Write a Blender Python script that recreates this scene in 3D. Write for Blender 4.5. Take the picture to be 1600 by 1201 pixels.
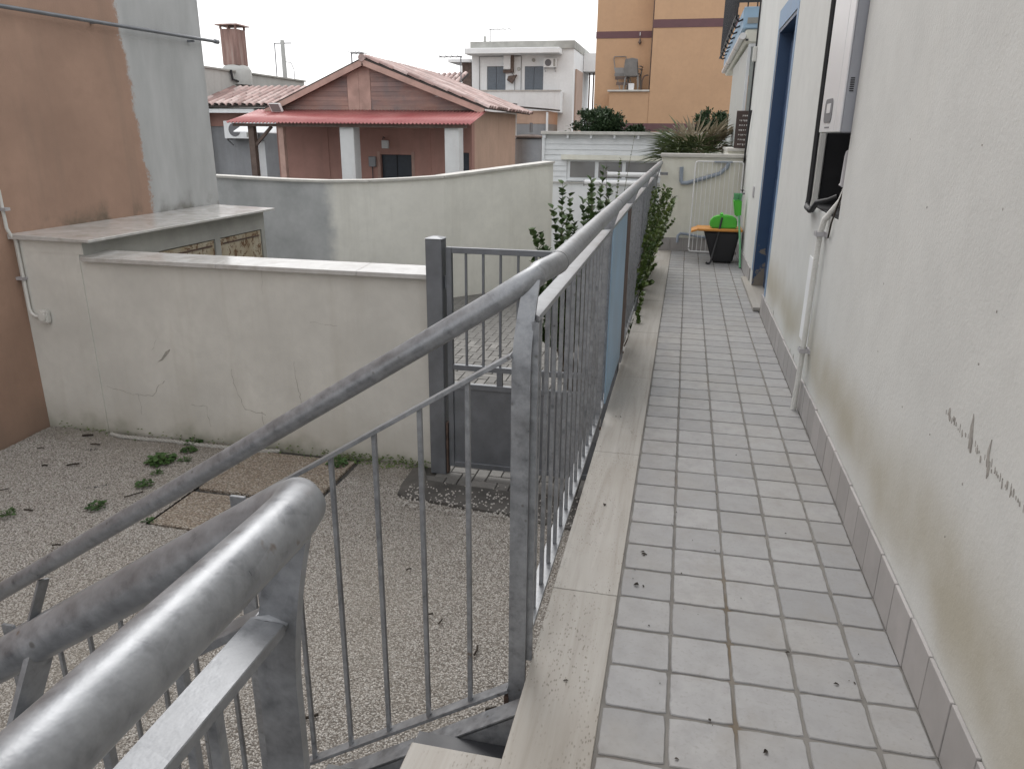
import bpy, bmesh, math, random
from mathutils import Vector, Matrix, noise as mnoise
R = math.radians
rnd = random.Random(11)
for o in list(bpy.data.objects):
    bpy.data.objects.remove(o, do_unlink=True)
scene = bpy.context.scene
COL = scene.collection

# ------------------------------------------------------------------ camera
def axes(yaw, pitch, roll):
    cy, sy, cp, sp = math.cos(yaw), math.sin(yaw), math.cos(pitch), math.sin(pitch)
    f = Vector((sy*cp, cy*cp, sp)); r = Vector((cy, -sy, 0)); u = r.cross(f)
    return r*math.cos(roll)+u*math.sin(roll), u*math.cos(roll)-r*math.sin(roll), f
cam_d = bpy.data.cameras.new('camera'); cam = bpy.data.objects.new('camera', cam_d); COL.objects.link(cam)
cr, cu, cf = axes(R(-12.431), R(-18.441), R(0.603))
CAM = Vector((0.0945, -1.4633, 1.2814))
cam.matrix_world = Matrix(((cr.x, cu.x, -cf.x, CAM.x), (cr.y, cu.y, -cf.y, CAM.y), (cr.z, cu.z, -cf.z, CAM.z), (0, 0, 0, 1)))
cam_d.sensor_width = 36; cam_d.lens = 36*1170/1600; cam_d.clip_start = 0.02; cam_d.clip_end = 500
scene.camera = cam
scene.render.resolution_x, scene.render.resolution_y = 1024, 768

# ------------------------------------------------------------------ sky, sun, exposure
SUN_AZ, SUN_EL = R(-22), R(46)          # azimuth from +Y towards +X
world = bpy.data.worlds.new('World'); scene.world = world; world.use_nodes = True
wn, wl = world.node_tree.nodes, world.node_tree.links
wn.clear()
sky = wn.new('ShaderNodeTexSky'); sky.sky_type = 'NISHITA'; sky.sun_disc = False
sky.sun_elevation = SUN_EL; sky.sun_rotation = SUN_AZ; sky.dust_density = 4.0; sky.air_density = 1.0
b1 = wn.new('ShaderNodeBackground'); b1.inputs[1].default_value = 0.10
wl.new(sky.outputs[0], b1.inputs[0])
tc = wn.new('ShaderNodeTexCoord'); nz = wn.new('ShaderNodeTexNoise')
nz.inputs['Scale'].default_value = 1.6; nz.inputs['Detail'].default_value = 5
wl.new(tc.outputs['Generated'], nz.inputs['Vector'])
cr_ = wn.new('ShaderNodeValToRGB')
cr_.color_ramp.elements[0].position = .3; cr_.color_ramp.elements[0].color = (.91, .92, .945, 1)
cr_.color_ramp.elements[1].position = .7; cr_.color_ramp.elements[1].color = (1.0, 1.0, 1.0, 1)
wl.new(nz.outputs[0], cr_.inputs[0])
b2 = wn.new('ShaderNodeBackground'); b2.inputs[1].default_value = 1.36   # thin bright overcast
wl.new(cr_.outputs[0], b2.inputs[0])
mx = wn.new('ShaderNodeMixShader'); mx.inputs[0].default_value = .86
wl.new(b1.outputs[0], mx.inputs[1]); wl.new(b2.outputs[0], mx.inputs[2])
wo = wn.new('ShaderNodeOutputWorld'); wl.new(mx.outputs[0], wo.inputs[0])
sd = bpy.data.lights.new('sun', 'SUN'); sd.energy = 1.1; sd.angle = R(28); sd.color = (1, .985, .96)
so = bpy.data.objects.new('sun', sd); COL.objects.link(so)
sdir = Vector((math.sin(SUN_AZ)*math.cos(SUN_EL), math.cos(SUN_AZ)*math.cos(SUN_EL), math.sin(SUN_EL)))
so.rotation_euler = sdir.to_track_quat('Z', 'Y').to_euler()
cy_ = scene.cycles
cy_.max_bounces = 5; cy_.diffuse_bounces = 3; cy_.glossy_bounces = 3; cy_.transmission_bounces = 2; cy_.transparent_max_bounces = 4
vs = scene.view_settings
vs.view_transform = 'Standard'; vs.look = 'None'; vs.exposure = 0.3; vs.gamma = 1.0; vs.use_curve_mapping = False

# ------------------------------------------------------------------ material helpers
class Mat:
    def __init__(s, name):
        s.m = bpy.data.materials.new(name); s.m.use_nodes = True
        s.n = s.m.node_tree.nodes; s.l = s.m.node_tree.links
        s.b = s.n['Principled BSDF']; s.pos = s.n.new('ShaderNodeNewGeometry').outputs['Position']
    def link(s, a, b): s.l.new(a, b); return s
    def scale(s, v, vec=None):
        n = s.n.new('ShaderNodeMapping'); n.inputs['Scale'].default_value = v
        s.l.new(vec or s.pos, n.inputs[0]); return n.outputs[0]
    def noise(s, sc, det=4, rough=.55, vec=None, dist=0):
        n = s.n.new('ShaderNodeTexNoise'); n.inputs['Scale'].default_value = sc
        n.inputs['Detail'].default_value = min(det, 4); n.inputs['Roughness'].default_value = rough
        n.inputs['Distortion'].default_value = dist
        s.l.new(vec or s.pos, n.inputs['Vector']); return n.outputs[0]
    def voro(s, sc, feat='F1', vec=None, rand=1, out=0):
        n = s.n.new('ShaderNodeTexVoronoi'); n.feature = feat
        n.inputs['Scale'].default_value = sc; n.inputs['Randomness'].default_value = rand
        s.l.new(vec or s.pos, n.inputs['Vector']); return n.outputs[out]
    def ramp(s, v, *pts):
        n = s.n.new('ShaderNodeValToRGB'); e = n.color_ramp.elements
        while len(e) < len(pts): e.new(.5)
        for el, (p, c) in zip(e, pts):
            el.position = p; el.color = (c, c, c, 1) if isinstance(c, (int, float)) else (*c, 1)
        s.l.new(v, n.inputs[0]); return n.outputs[0]
    def mix(s, f, a, b, mode='MIX'):
        n = s.n.new('ShaderNodeMix'); n.data_type = 'RGBA'; n.blend_type = mode
        for i, v in ((0, f), (6, a), (7, b)):
            if isinstance(v, (int, float)) and i == 0: n.inputs[0].default_value = v
            elif isinstance(v, (tuple, list)): n.inputs[i].default_value = (*v, 1)
            elif isinstance(v, (int, float)): n.inputs[i].default_value = (v, v, v, 1)
            else: s.l.new(v, n.inputs[i])
        return n.outputs[2]
    def math(s, op, a, b=0.0, c=0.0):
        n = s.n.new('ShaderNodeMath'); n.operation = op
        for i, v in enumerate((a, b, c)):
            if isinstance(v, (int, float)): n.inputs[i].default_value = v
            else: s.l.new(v, n.inputs[i])
        return n.outputs[0]
    def xyz(s):
        n = s.n.new('ShaderNodeSeparateXYZ'); s.l.new(s.pos, n.inputs[0]); return n.outputs
    def rand(s): return s.n.new('ShaderNodeObjectInfo').outputs['Random']
    def step(s, v, a, b):
        n = s.n.new('ShaderNodeMapRange'); n.interpolation_type = 'SMOOTHSTEP'
        n.inputs[1].default_value = a; n.inputs[2].default_value = b; s.l.new(v, n.inputs[0]); return n.outputs[0]
    def col(s, c):
        if isinstance(c, (tuple, list)): s.b.inputs['Base Color'].default_value = (*c, 1)
        else: s.l.new(c, s.b.inputs['Base Color'])
        return s
    def rough(s, v):
        if isinstance(v, (int, float)): s.b.inputs['Roughness'].default_value = v
        else: s.l.new(v, s.b.inputs['Roughness'])
        return s
    def set(s, **k):
        for a, v in k.items(): s.b.inputs[a.replace('_', ' ')].default_value = v
        return s
    def bump(s, h, st=.3, d=.005):
        n = s.n.new('ShaderNodeBump'); n.inputs['Strength'].default_value = st; n.inputs['Distance'].default_value = d
        s.l.new(h, n.inputs['Height']); s.l.new(n.outputs[0], s.b.inputs['Normal']); return s

def mul(c, k): return tuple(x*k for x in c)
M = {}
def simple(name, c, rough=.6, var=.18, sc=6, metal=0, bump=.15, bsc=60, perobj=.0):
    m = Mat(name)
    f = m.noise(sc, 6, .6)
    c1 = m.mix(m.ramp(f, (.3, 0), (.7, 1)), mul(c, 1-var), mul(c, 1+var))
    if perobj: c1 = m.mix(m.rand(), c1, m.mix(1.0, c1, mul((1, 1, 1), 1-perobj), 'MULTIPLY'))
    m.col(c1).rough(m.ramp(f, (.2, max(0, rough-.08)), (.8, min(1, rough+.1)))).set(Metallic=metal)
    if bump: m.bump(m.noise(bsc, 3), bump, .003)
    M[name] = m.m; return m
def plaster(name, c, dirt=(.25, .22, .17), dz=None, streak=.35, crack=0, bump=.35, blotch=.1, moss=0):
    m = Mat(name)
    n1 = m.noise(1.3, 6, .6); n2 = m.noise(9, 5, .65)
    base = m.mix(m.ramp(n1, (.3, 0), (.72, 1)), mul(c, 1-blotch), mul(c, 1+blotch*.7))
    base = m.mix(m.math('MULTIPLY', m.ramp(n2, (.45, 0), (.75, 1)), .35), base, mul(c, .82))
    base = m.mix(m.math('MULTIPLY', m.ramp(m.noise(3.1, 4, .7, None, .8), (.50, 0), (.70, 1)), blotch*1.8), base, mul(c, .80))
    st = m.noise(1, 5, .6, m.scale((5, 5, .45)))
    base = m.mix(m.math('MULTIPLY', m.ramp(st, (.52, 0), (.78, 1)), streak), base, dirt)
    x = m.xyz()
    if dz:
        z = m.math('ADD', x[2], m.math('MULTIPLY', m.noise(3, 5), .5))
        f = m.math('SUBTRACT', 1.0, m.step(z, dz[0]+.1, dz[1]+.3))
        base = m.mix(m.math('MULTIPLY', f, .55), base, dirt)
        if moss:
            f2 = m.math('SUBTRACT', 1.0, m.step(z, dz[0]+.12, dz[0]+.42))
            base = m.mix(m.math('MULTIPLY', f2, moss), base, (.09, .1, .045))
    h = m.noise(70, 4, .7)
    if crack:
        v = m.scale((1, 1, 1)); w = m.n.new('ShaderNodeVectorMath'); w.operation = 'ADD'
        nn = m.n.new('ShaderNodeTexNoise'); nn.inputs['Scale'].default_value = 4; nn.inputs['Detail'].default_value = 5
        m.l.new(m.pos, nn.inputs['Vector'])
        sc = m.n.new('ShaderNodeVectorMath'); sc.operation = 'SCALE'; sc.inputs['Scale'].default_value = .35
        m.l.new(nn.outputs[1], sc.inputs[0]); m.l.new(v, w.inputs[0]); m.l.new(sc.outputs[0], w.inputs[1])
        e = m.voro(.85, 'DISTANCE_TO_EDGE', w.outputs[0])
        k = m.math('SUBTRACT', 1.0, m.step(e, .0015, .006))
        k = m.math('MULTIPLY', k, m.ramp(m.noise(1.1, 3), (.5, 0), (.6, 1)))
        base = m.mix(m.math('MULTIPLY', k, crack), base, (.09, .08, .07))
    m.col(base).rough(.88).bump(h, bump, .004)
    M[name] = m.m; return m

# ------------------------------------------------------------------ mesh helpers
class MB:
    def __init__(s): s.v = []; s.f = []
    def box(s, x0, x1, y0, y1, z0, z1):
        b = len(s.v)
        s.v += [(x0, y0, z0), (x1, y0, z0), (x1, y1, z0), (x0, y1, z0), (x0, y0, z1), (x1, y0, z1), (x1, y1, z1), (x0, y1, z1)]
        s.f += [tuple(b+i for i in q) for q in ((0, 3, 2, 1), (4, 5, 6, 7), (0, 1, 5, 4), (1, 2, 6, 5), (2, 3, 7, 6), (3, 0, 4, 7))]
        return s
    def hexa(s, p):      # 8 corners, bottom ring then top ring
        b = len(s.v); s.v += [tuple(q) for q in p]
        s.f += [tuple(b+i for i in q) for q in ((0, 3, 2, 1), (4, 5, 6, 7), (0, 1, 5, 4), (1, 2, 6, 5), (2, 3, 7, 6), (3, 0, 4, 7))]
        return s
    def bar(s, a, b, w, h, up=(0, 0, 1)):    # rectangular bar from a to b
        a, b = Vector(a), Vector(b); d = (b-a).normalized(); up = Vector(up)
        r = d.cross(up)
        if r.length < 1e-4: r = d.cross(Vector((0, 1, 0)))
        r.normalize(); u = r.cross(d)
        c = [r*(w/2*i)+u*(h/2*j) for i, j in ((-1, -1), (1, -1), (1, 1), (-1, 1))]
        return s.hexa([a+q for q in c]+[b+q for q in c])
    def prism(s, poly, fn, t0, t1):          # poly in 2D, fn(u,v,t)->3D
        n = len(poly); b = len(s.v)
        s.v += [tuple(fn(u, v, t0)) for u, v in poly]+[tuple(fn(u, v, t1)) for u, v in poly]
        s.f += [tuple(b+i for i in range(n))[::-1], tuple(b+n+i for i in range(n))]
        s.f += [(b+i, b+(i+1) % n, b+n+(i+1) % n, b+n+i) for i in range(n)]
        return s
    def tube(s, path, r, n=10, cap=True, rfn=None):
        P = [Vector(p) for p in path]; b = len(s.v); k = len(P)
        t = (P[1]-P[0]).normalized(); a = t.cross(Vector((0, 0, 1)))
        if a.length < 1e-3: a = t.cross(Vector((1, 0, 0)))
        a.normalize()
        for i, p in enumerate(P):
            t = ((P[min(i+1, k-1)]-p).normalized()+(p-P[max(i-1, 0)]).normalized()) if 0 < i < k-1 else (P[1]-P[0] if i == 0 else P[-1]-P[-2])
            t.normalize(); a = (a-t*a.dot(t)).normalized(); c = t.cross(a)
            rr = rfn(i/(k-1)) if rfn else r
            if 0 < i < k-1:
                cs = max(.4, (P[i+1]-p).normalized().dot(t)); 
            else: cs = 1
            for j in range(n):
                an = 2*math.pi*j/n
                s.v.append(tuple(p+a*math.cos(an)*rr+c*math.sin(an)*rr))
        for i in range(k-1):
            for j in range(n):
                q = b+i*n
                s.f.append((q+j, q+(j+1) % n, q+n+(j+1) % n, q+n+j))
        if cap:
            s.f.append(tuple(b+j for j in range(n))[::-1]); s.f.append(tuple(b+(k-1)*n+j for j in range(n)))
        return s
    def lathe(s, c, prof, n=20):
        b = len(s.v)
        for r, z in prof:
            for j in range(n):
                an = 2*math.pi*j/n; s.v.append((c[0]+r*math.cos(an), c[1]+r*math.sin(an), c[2]+z))
        for i in range(len(prof)-1):
            for j in range(n):
                q = b+i*n; s.f.append((q+j, q+(j+1) % n, q+n+(j+1) % n, q+n+j))
        s.f.append(tuple(b+j for j in range(n))[::-1]); s.f.append(tuple(b+(len(prof)-1)*n+j for j in range(n)))
        return s
    def quad(s, *p):
        b = len(s.v); s.v += [tuple(q) for q in p]; s.f.append(tuple(range(b, b+len(p)))); return s
    def leaf(s, p, d, nrm, L, W, fold=.25):
        p, d = Vector(p), Vector(d).normalized(); nrm = Vector(nrm)
        r = d.cross(nrm)
        if r.length < 1e-3: r = d.cross(Vector((.3, .5, .8)))
        r.normalize(); n = r.cross(d); b = len(s.v)
        m1, m2 = p+d*L*.35, p+d*L*.72
        for q in (p, m1+r*W*.5+n*W*fold, m1-n*0, m1-r*W*.5+n*W*fold, m2+r*W*.42+n*W*fold*.6-n*L*.04, m2-n*L*.04, m2-r*W*.42+n*W*fold*.6-n*L*.04, p+d*L-n*L*.12):
            s.v.append(tuple(q))
        s.f += [(b, b+1, b+2), (b, b+2, b+3), (b+1, b+4, b+5, b+2), (b+2, b+5, b+6, b+3), (b+4, b+7, b+5), (b+5, b+7, b+6)]
        return s
    def build(s, name, mat, parent=None, smooth=False, bevel=0, seg=1, origin=None):
        me = bpy.data.meshes.new(name)
        off = Vector(origin) if origin else None
        me.from_pydata([tuple(Vector(v)-off) for v in s.v] if off else s.v, [], s.f)
        if bevel:
            bm = bmesh.new(); bm.from_mesh(me)
            ed = [e for e in bm.edges if len(e.link_faces) == 2 and e.calc_face_angle(0) > .6]
            bmesh.ops.bevel(bm, geom=ed, offset=bevel, segments=seg, affect='EDGES', clamp_overlap=True)
            bm.to_mesh(me); bm.free()
        me.validate(); me.update()
        if smooth:
            me.polygons.foreach_set('use_smooth', [True]*len(me.polygons))
            try: me.set_sharp_from_angle(angle=R(40))
            except Exception: pass
        me.materials.append(M[mat] if isinstance(mat, str) else mat)
        o = bpy.data.objects.new(name, me); COL.objects.link(o)
        if off: o.location = off
        if parent: par(o, parent)
        return o
def par(o, p):
    o.parent = p
    return o
def empty(name, label, cat, group=None):
    o = bpy.data.objects.new(name, None); COL.objects.link(o); o.empty_display_size = .1
    return tag(o, label, cat, group)
def tag(o, label, cat, group=None, kind=None):
    o['label'] = label; o['category'] = cat
    if group: o['group'] = group
    if kind: o['kind'] = kind
    return o
def struct(o): o['kind'] = 'structure'; return o
def stuff(o): o['kind'] = 'stuff'; return o
def inst(src, loc=(0, 0, 0), rz=0, parent=None, name=None, scale=None):
    o = src.copy(); COL.objects.link(o); o.location = loc; o.rotation_euler = (0, 0, rz)
    if name: o.name = name
    if scale: o.scale = scale
    o.parent = parent; return o
def arc(c, r, a0, a1, u, v, n=8):
    c, u, v = Vector(c), Vector(u), Vector(v)
    return [c+u*(r*math.cos(R(a0+(a1-a0)*i/n)))+v*(r*math.sin(R(a0+(a1-a0)*i/n))) for i in range(n+1)]
def wall_holes(mb, axis, p0, p1, a0, a1, z0, z1, holes, dz=None):
    """slab between planes p0 (seen side) and p1, holes = (a0,a1,z0,z1,depth) sunk from p0"""
    A = sorted({a0, a1, *[h[0] for h in holes], *[h[1] for h in holes]}); Z = sorted({z0, z1, *[h[2] for h in holes], *[h[3] for h in holes]})
    pt = (lambda p, a, z: (p, a, z)) if axis == 'x' else (lambda p, a, z: (a, p, z))
    for i in range(len(A)-1):
        for j in range(len(Z)-1):
            am, zm = (A[i]+A[i+1])/2, (Z[j]+Z[j+1])/2
            if any(h[0] < am < h[1] and h[2] < zm < h[3] for h in holes): continue
            mb.quad(pt(p0, A[i], Z[j]), pt(p0, A[i+1], Z[j]), pt(p0, A[i+1], Z[j+1]), pt(p0, A[i], Z[j+1]))
    s = 1 if p1 > p0 else -1
    for h in holes:
        q = p0+s*h[4]
        mb.quad(pt(p0, h[0], h[2]), pt(q, h[0], h[2]), pt(q, h[0], h[3]), pt(p0, h[0], h[3]))
        mb.quad(pt(p0, h[1], h[2]), pt(q, h[1], h[2]), pt(q, h[1], h[3]), pt(p0, h[1], h[3]))
        mb.quad(pt(p0, h[0], h[2]), pt(q, h[0], h[2]), pt(q, h[1], h[2]), pt(p0, h[1], h[2]))
        mb.quad(pt(p0, h[0], h[3]), pt(q, h[0], h[3]), pt(q, h[1], h[3]), pt(p0, h[1], h[3]))
    mb.quad(pt(p1, a0, z0), pt(p1, a1, z0), pt(p1, a1, z1), pt(p1, a0, z1))
    for a in (a0, a1): mb.quad(pt(p0, a, z0), pt(p1, a, z0), pt(p1, a, z1), pt(p0, a, z1))
    for z in (z0, z1): mb.quad(pt(p0, a0, z), pt(p1, a0, z), pt(p1, a1, z), pt(p0, a1, z))
    return mb

# ------------------------------------------------------------------ materials
# glazed paving tile
m = Mat('tile'); r = m.rand(); n = m.noise(14, 6, .65); n2 = m.noise(2.2, 4); n3 = m.noise(90, 3)
c = m.mix(r, (.248, .247, .25), (.318, .314, .313))
c = m.mix(m.ramp(n2, (.45, 0), (.7, .55)), c, (.30, .285, .262))
c = m.mix(m.ramp(n, (.42, 0), (.72, .5)), c, (.215, .21, .208))
c = m.mix(m.ramp(n3, (.56, 0), (.70, .5)), c, (.22, .21, .20))
c = m.mix(m.ramp(m.noise(5, 4, .7, None, .5), (.52, 0), (.72, .55)), c, (.235, .22, .2))
m.col(c).rough(m.ramp(n, (.2, .36), (.8, .58))).bump(m.noise(45, 4), .12, .002).set(Specular_IOR_Level=.45); M['tile'] = m.m
m = Mat('grout'); n = m.noise(8, 5)
c = m.mix(m.ramp(n, (.3, 0), (.7, 1)), (.135, .128, .118), (.21, .198, .182))
c = m.mix(m.ramp(m.noise(1.1, 3), (.62, 0), (.7, .6)), c, (.16, .095, .04))
x = m.xyz(); gx = m.math('SUBTRACT', 1.0, m.step(m.math('ABSOLUTE', m.math('SUBTRACT', x[0], .306)), .008, .02))
gy = m.math('MULTIPLY', m.step(x[1], -.2, .05), m.math('SUBTRACT', 1.0, m.step(x[1], .55, .8)))
c = m.mix(m.math('MULTIPLY', m.math('MULTIPLY', gx, gy), m.ramp(m.noise(6, 4), (.40, .0), (.62, .75))), c, (.135, .095, .052))
m.col(c).rough(.95).bump(m.noise(120, 3), .5, .003); M['grout'] = m.m
m = Mat('travertine'); b = m.noise(1, 6, .62, m.scale((22, 1.1, 22)), 1.0); pit = m.voro(110, vec=m.scale((1.4, .5, 1)))
c = m.ramp(b, (.25, (.285, .262, .23)), (.48, (.365, .345, .315)), (.75, (.43, .412, .385)))
c = m.mix(m.math('MULTIPLY', m.ramp(m.noise(1.4, 4), (.45, 0), (.68, 1)), .45), c, (.29, .25, .20))
pm = m.math('MULTIPLY', m.ramp(pit, (.16, 1), (.30, 0)), m.ramp(m.noise(9, 4, .6, m.scale((1, .3, 1))), (.42, 0), (.58, 1)))
c = m.mix(m.math('MULTIPLY', pm, .7), c, (.17, .145, .11))
c = m.mix(m.rand(), c, m.mix(1.0, c, (.88, .87, .85), 'MULTIPLY'))
m.col(c).rough(.5).bump(m.math('SUBTRACT', 1.0, pm), .35, .004); M['travertine'] = m.m
# right house wall: off-white plaster with damp stains and grey rubs
m = plaster('house_plaster', (.63, .637, .615), dirt=(.50, .48, .42), streak=.16, bump=.28, blotch=.06)
x = m.xyz(); base = m.b.inputs['Base Color'].links[0].from_socket
nb = m.noise(2.3, 5, .6); nw = m.noise(1.1, 3)
zc = m.math('ADD', x[2], m.math('MULTIPLY', m.math('SUBTRACT', nw, .5), .5))
band = m.math('MULTIPLY', m.step(zc, .13, .30), m.math('SUBTRACT', 1.0, m.step(zc, .32, .56)))
band = m.math('MULTIPLY', band, m.ramp(nb, (.30, .45), (.62, 1)))
band = m.math('MULTIPLY', band, m.math('SUBTRACT', 1.0, m.step(x[1], 4.5, 6.5)))
m.col(m.mix(m.math('MULTIPLY', band, .75), base, (.38, .345, .255))); M['house_plaster'] = m.m
simple('skirt_tile', (.39, .372, .362), .5, .1, 9, perobj=.16, bump=.1)
plaster('cream_plaster', (.635, .622, .575), dirt=(.43, .40, .335), dz=(-1.2, -.8), streak=.34, crack=0, blotch=.15, moss=.7)

plaster('end_plaster', (.74, .73, .65), dirt=(.42, .37, .27), streak=.25, blotch=.08)
# lane wall: cream paint over the right half, bare grey render on the left
m = plaster('lane_plaster', (.76, .75, .69), dirt=(.50, .48, .43), streak=.35, blotch=.1)
x = m.xyz(); base = m.b.inputs['Base Color'].links[0].from_socket
e = m.math('ADD', x[0], m.math('MULTIPLY', m.math('SUBTRACT', m.noise(2.5, 5), .5), .5))
f = m.math('SUBTRACT', 1.0, m.step(e, -5.25, -5.0))
g = m.mix(m.ramp(m.noise(2, 6, .65), (.3, 0), (.7, 1)), (.36, .37, .37), (.52, .53, .53))
m.col(m.mix(f, base, g)); M['lane_plaster'] = m.m
# tall left house: terracotta paint over grey cement render, paint stops at a ragged edge
m = plaster('ochre_plaster', (.375, .243, .178), dirt=(.23, .17, .13), dz=(-1.2, -.8), streak=.45, blotch=.16, bump=.6)
x = m.xyz(); base = m.b.inputs['Base Color'].links[0].from_socket
e = m.math('ADD', x[1], m.math('MULTIPLY', m.math('SUBTRACT', m.noise(2.6, 6, .65), .5), .34))
e = m.math('ADD', e, m.math('MULTIPLY', x[2], .09))
e = m.math('ADD', e, m.math('MULTIPLY', m.math('SUBTRACT', m.noise(38, 4, .7), .5), .16))
f = m.step(e, 5.42, 5.49)
g = m.mix(m.ramp(m.noise(1.2, 6, .6, m.scale((1, 1.6, .5))), (.3, 0), (.7, 1)), (.35, .355, .35), (.51, .515, .51))
c = m.mix(f, base, g)
f3 = m.math('MULTIPLY', m.math('SUBTRACT', 1.0, m.step(m.math('ADD', x[2], m.math('MULTIPLY', m.noise(5, 5), .35)), .58, .86)), m.step(x[1], 3.68, 3.9))
f3 = m.math('MULTIPLY', f3, m.ramp(m.noise(3.2, 5), (.45, 0), (.6, .8)))
c = m.mix(f3, c, (.10, .09, .065))
m.col(c); M['ochre_plaster'] = m.m
# galvanised steel
m = Mat('galvanised'); n = m.noise(30, 4, .72); n2 = m.noise(5, 4); sp = m.voro(55)
c = m.mix(m.ramp(n, (.3, 0), (.7, 1)), (.125, .131, .142), (.335, .345, .36))
c = m.mix(m.math('MULTIPLY', m.ramp(sp, (.2, 0), (.6, 1)), .3), c, (.30, .31, .325))
vc = m.voro(38, out=1); sv = m.n.new('ShaderNodeSeparateColor'); m.l.new(vc, sv.inputs[0])
c = m.mix(m.math('MULTIPLY', sv.outputs[0], .35), c, (.33, .342, .36))
c = m.mix(m.ramp(n2, (.5, 0), (.75, .5)), c, (.185, .182, .18))
c = m.mix(m.ramp(m.noise(13, 4, .75), (.68, 0), (.74, .75)), c, (.13, .085, .055))
c = m.mix(m.math('MULTIPLY', m.ramp(m.voro(16), (.05, 1), (.09, 0)), .6), c, (.09, .08, .07))
m.col(c).rough(m.ramp(n, (.25, .26), (.75, .54))).set(Metallic=.45).bump(m.noise(26, 4, .7), .16, .004); M['galvanised'] = m.m
M['galvanised_dull'] = M['galvanised']
simple('crack_dark', (.36, .345, .31), .95, .3, 20)
simple('painted_steel', (.17, .18, .195), .42, .16, 8, metal=.35, bump=.08)
simple('rusty_steel', (.10, .065, .05), .8, .45, 14, bump=.4)
# gravel
m = Mat('gravel'); r = m.rand()
c = m.ramp(r, (0, (.23, .21, .185)), (.25, (.355, .33, .30)), (.75, (.44, .417, .385)), (1, (.56, .54, .51)))
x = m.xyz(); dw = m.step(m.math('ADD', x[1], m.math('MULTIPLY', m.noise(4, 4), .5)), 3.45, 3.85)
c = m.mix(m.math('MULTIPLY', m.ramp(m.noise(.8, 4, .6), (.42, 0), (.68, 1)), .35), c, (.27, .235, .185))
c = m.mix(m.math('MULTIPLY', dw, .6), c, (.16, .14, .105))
m.col(c).rough(.85); M['gravel'] = m.m
m = Mat('gravel_bed'); v = m.voro(95, out=1); d = m.voro(95)
s_ = m.n.new('ShaderNodeSeparateColor'); m.l.new(v, s_.inputs[0])
c = m.ramp(s_.outputs[0], (0, (.27, .245, .215)), (.5, (.44, .415, .38)), (1, (.58, .555, .515)))
c = m.mix(m.ramp(d, (.30, 0), (.6, .85)), c, (.10, .085, .07))
c = m.mix(m.ramp(m.noise(.9, 5), (.45, 0), (.7, .45)), c, (.30, .275, .235))
m.col(c).rough(.95).bump(d, .8, .008); M['gravel_bed'] = m.m
m = Mat('aggregate'); v = m.voro(72, out=1, vec=m.scale((1, 1.4, 1))); d = m.voro(72, vec=m.scale((1, 1.4, 1)))
s_ = m.n.new('ShaderNodeSeparateColor'); m.l.new(v, s_.inputs[0])
c = m.ramp(s_.outputs[0], (0, (.24, .185, .135)), (.35, (.365, .305, .24)), (.7, (.45, .395, .325)), (1, (.53, .49, .43)))
c = m.mix(m.ramp(d, (.40, 0), (.66, .7)), c, (.14, .11, .085))
m.col(c).rough(.8).bump(m.math('SUBTRACT', 1.0, d), .9, .012); M['aggregate'] = m.m
m = Mat('wet_concrete'); n = m.noise(5, 6, .65)
c = m.mix(m.ramp(n, (.3, 0), (.7, 1)), (.055, .052, .048), (.12, .112, .102))
c = m.mix(m.ramp(m.voro(42), (.0, .55), (.10, 0)), c, (.5, .47, .42))
m.col(c).rough(.7).bump(m.noise(80, 4), .4, .004); M['wet_concrete'] = m.m
m = Mat('paver'); r = m.rand(); n = m.noise(20, 5)
c = m.mix(r, (.15, .145, .135), (.24, .23, .215)); c = m.mix(m.ramp(n, (.4, 0), (.75, .5)), c, (.11, .105, .095))
m.col(c).rough(.72).bump(m.noise(120, 3), .3, .003); M['paver'] = m.m
simple('paver_bed', (.06, .056, .05), .95, .3, 10)
simple('asphalt', (.055, .054, .052), .9, .25, 3)
# marble copings
m = Mat('marble'); b = m.noise(3, 6, .65, None, 2.0)
c = m.ramp(b, (.3, (.42, .405, .385)), (.5, (.50, .49, .47)), (.7, (.56, .555, .54)))
c = m.mix(m.ramp(m.noise(7, 5), (.5, 0), (.75, .5)), c, (.28, .25, .21))
m.col(c).rough(m.ramp(m.noise(4, 4), (.3, .12), (.7, .24))).bump(m.noise(40, 3), .03, .001).set(Specular_IOR_Level=.7); M['marble'] = m.m
simple('coping', (.50, .485, .45), .6, .14, 6)
simple('render_grey', (.36, .36, .335), .9, .2, 2, bump=.4)
m = Mat('peeling_metal'); n = m.noise(11, 7, .75, None, .6); n2 = m.noise(3.2, 5, .6, m.scale((1, 1, .5)))
c = m.mix(m.ramp(n2, (.4, 0), (.6, 1)), (.44, .40, .31), (.33, .27, .18))
c = m.mix(m.ramp(n, (.52, 0), (.58, 1)), c, (.14, .075, .035))
m.col(c).rough(.7).bump(n, .4, .004); M['peeling_metal'] = m.m
simple('white_plastic', (.62, .615, .58), .45, .06, 6, bump=0)
simple('white_enamel', (.72, .72, .72), .3, .05, 4, bump=0)
simple('grey_plastic', (.40, .39, .40), .45, .12, 10, bump=0)
simple('black_rubber', (.018, .018, .02), .55, .3, 10, bump=.1)
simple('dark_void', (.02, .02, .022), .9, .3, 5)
m = Mat('boiler_shell'); m.col(m.mix(m.noise(3, 3), (.66, .67, .685), (.74, .745, .755))).rough(.3); M['boiler_shell'] = m.m
simple('boiler_side', (.30, .31, .34), .4, .06, 5, metal=.2, bump=0)
simple('print_grey', (.14, .14, .15), .5, .1, 10, bump=0)
simple('blue_dark', (.028, .062, .135), .38, .25, 7, bump=.1)
m = Mat('blue_worn'); n = m.noise(5, 6, .7); x = m.xyz()
f = m.math('MULTIPLY', m.ramp(m.math('ADD', n, m.math('MULTIPLY', x[2], -.55)), (.36, 0), (.40, 1)), 1.0)
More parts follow.
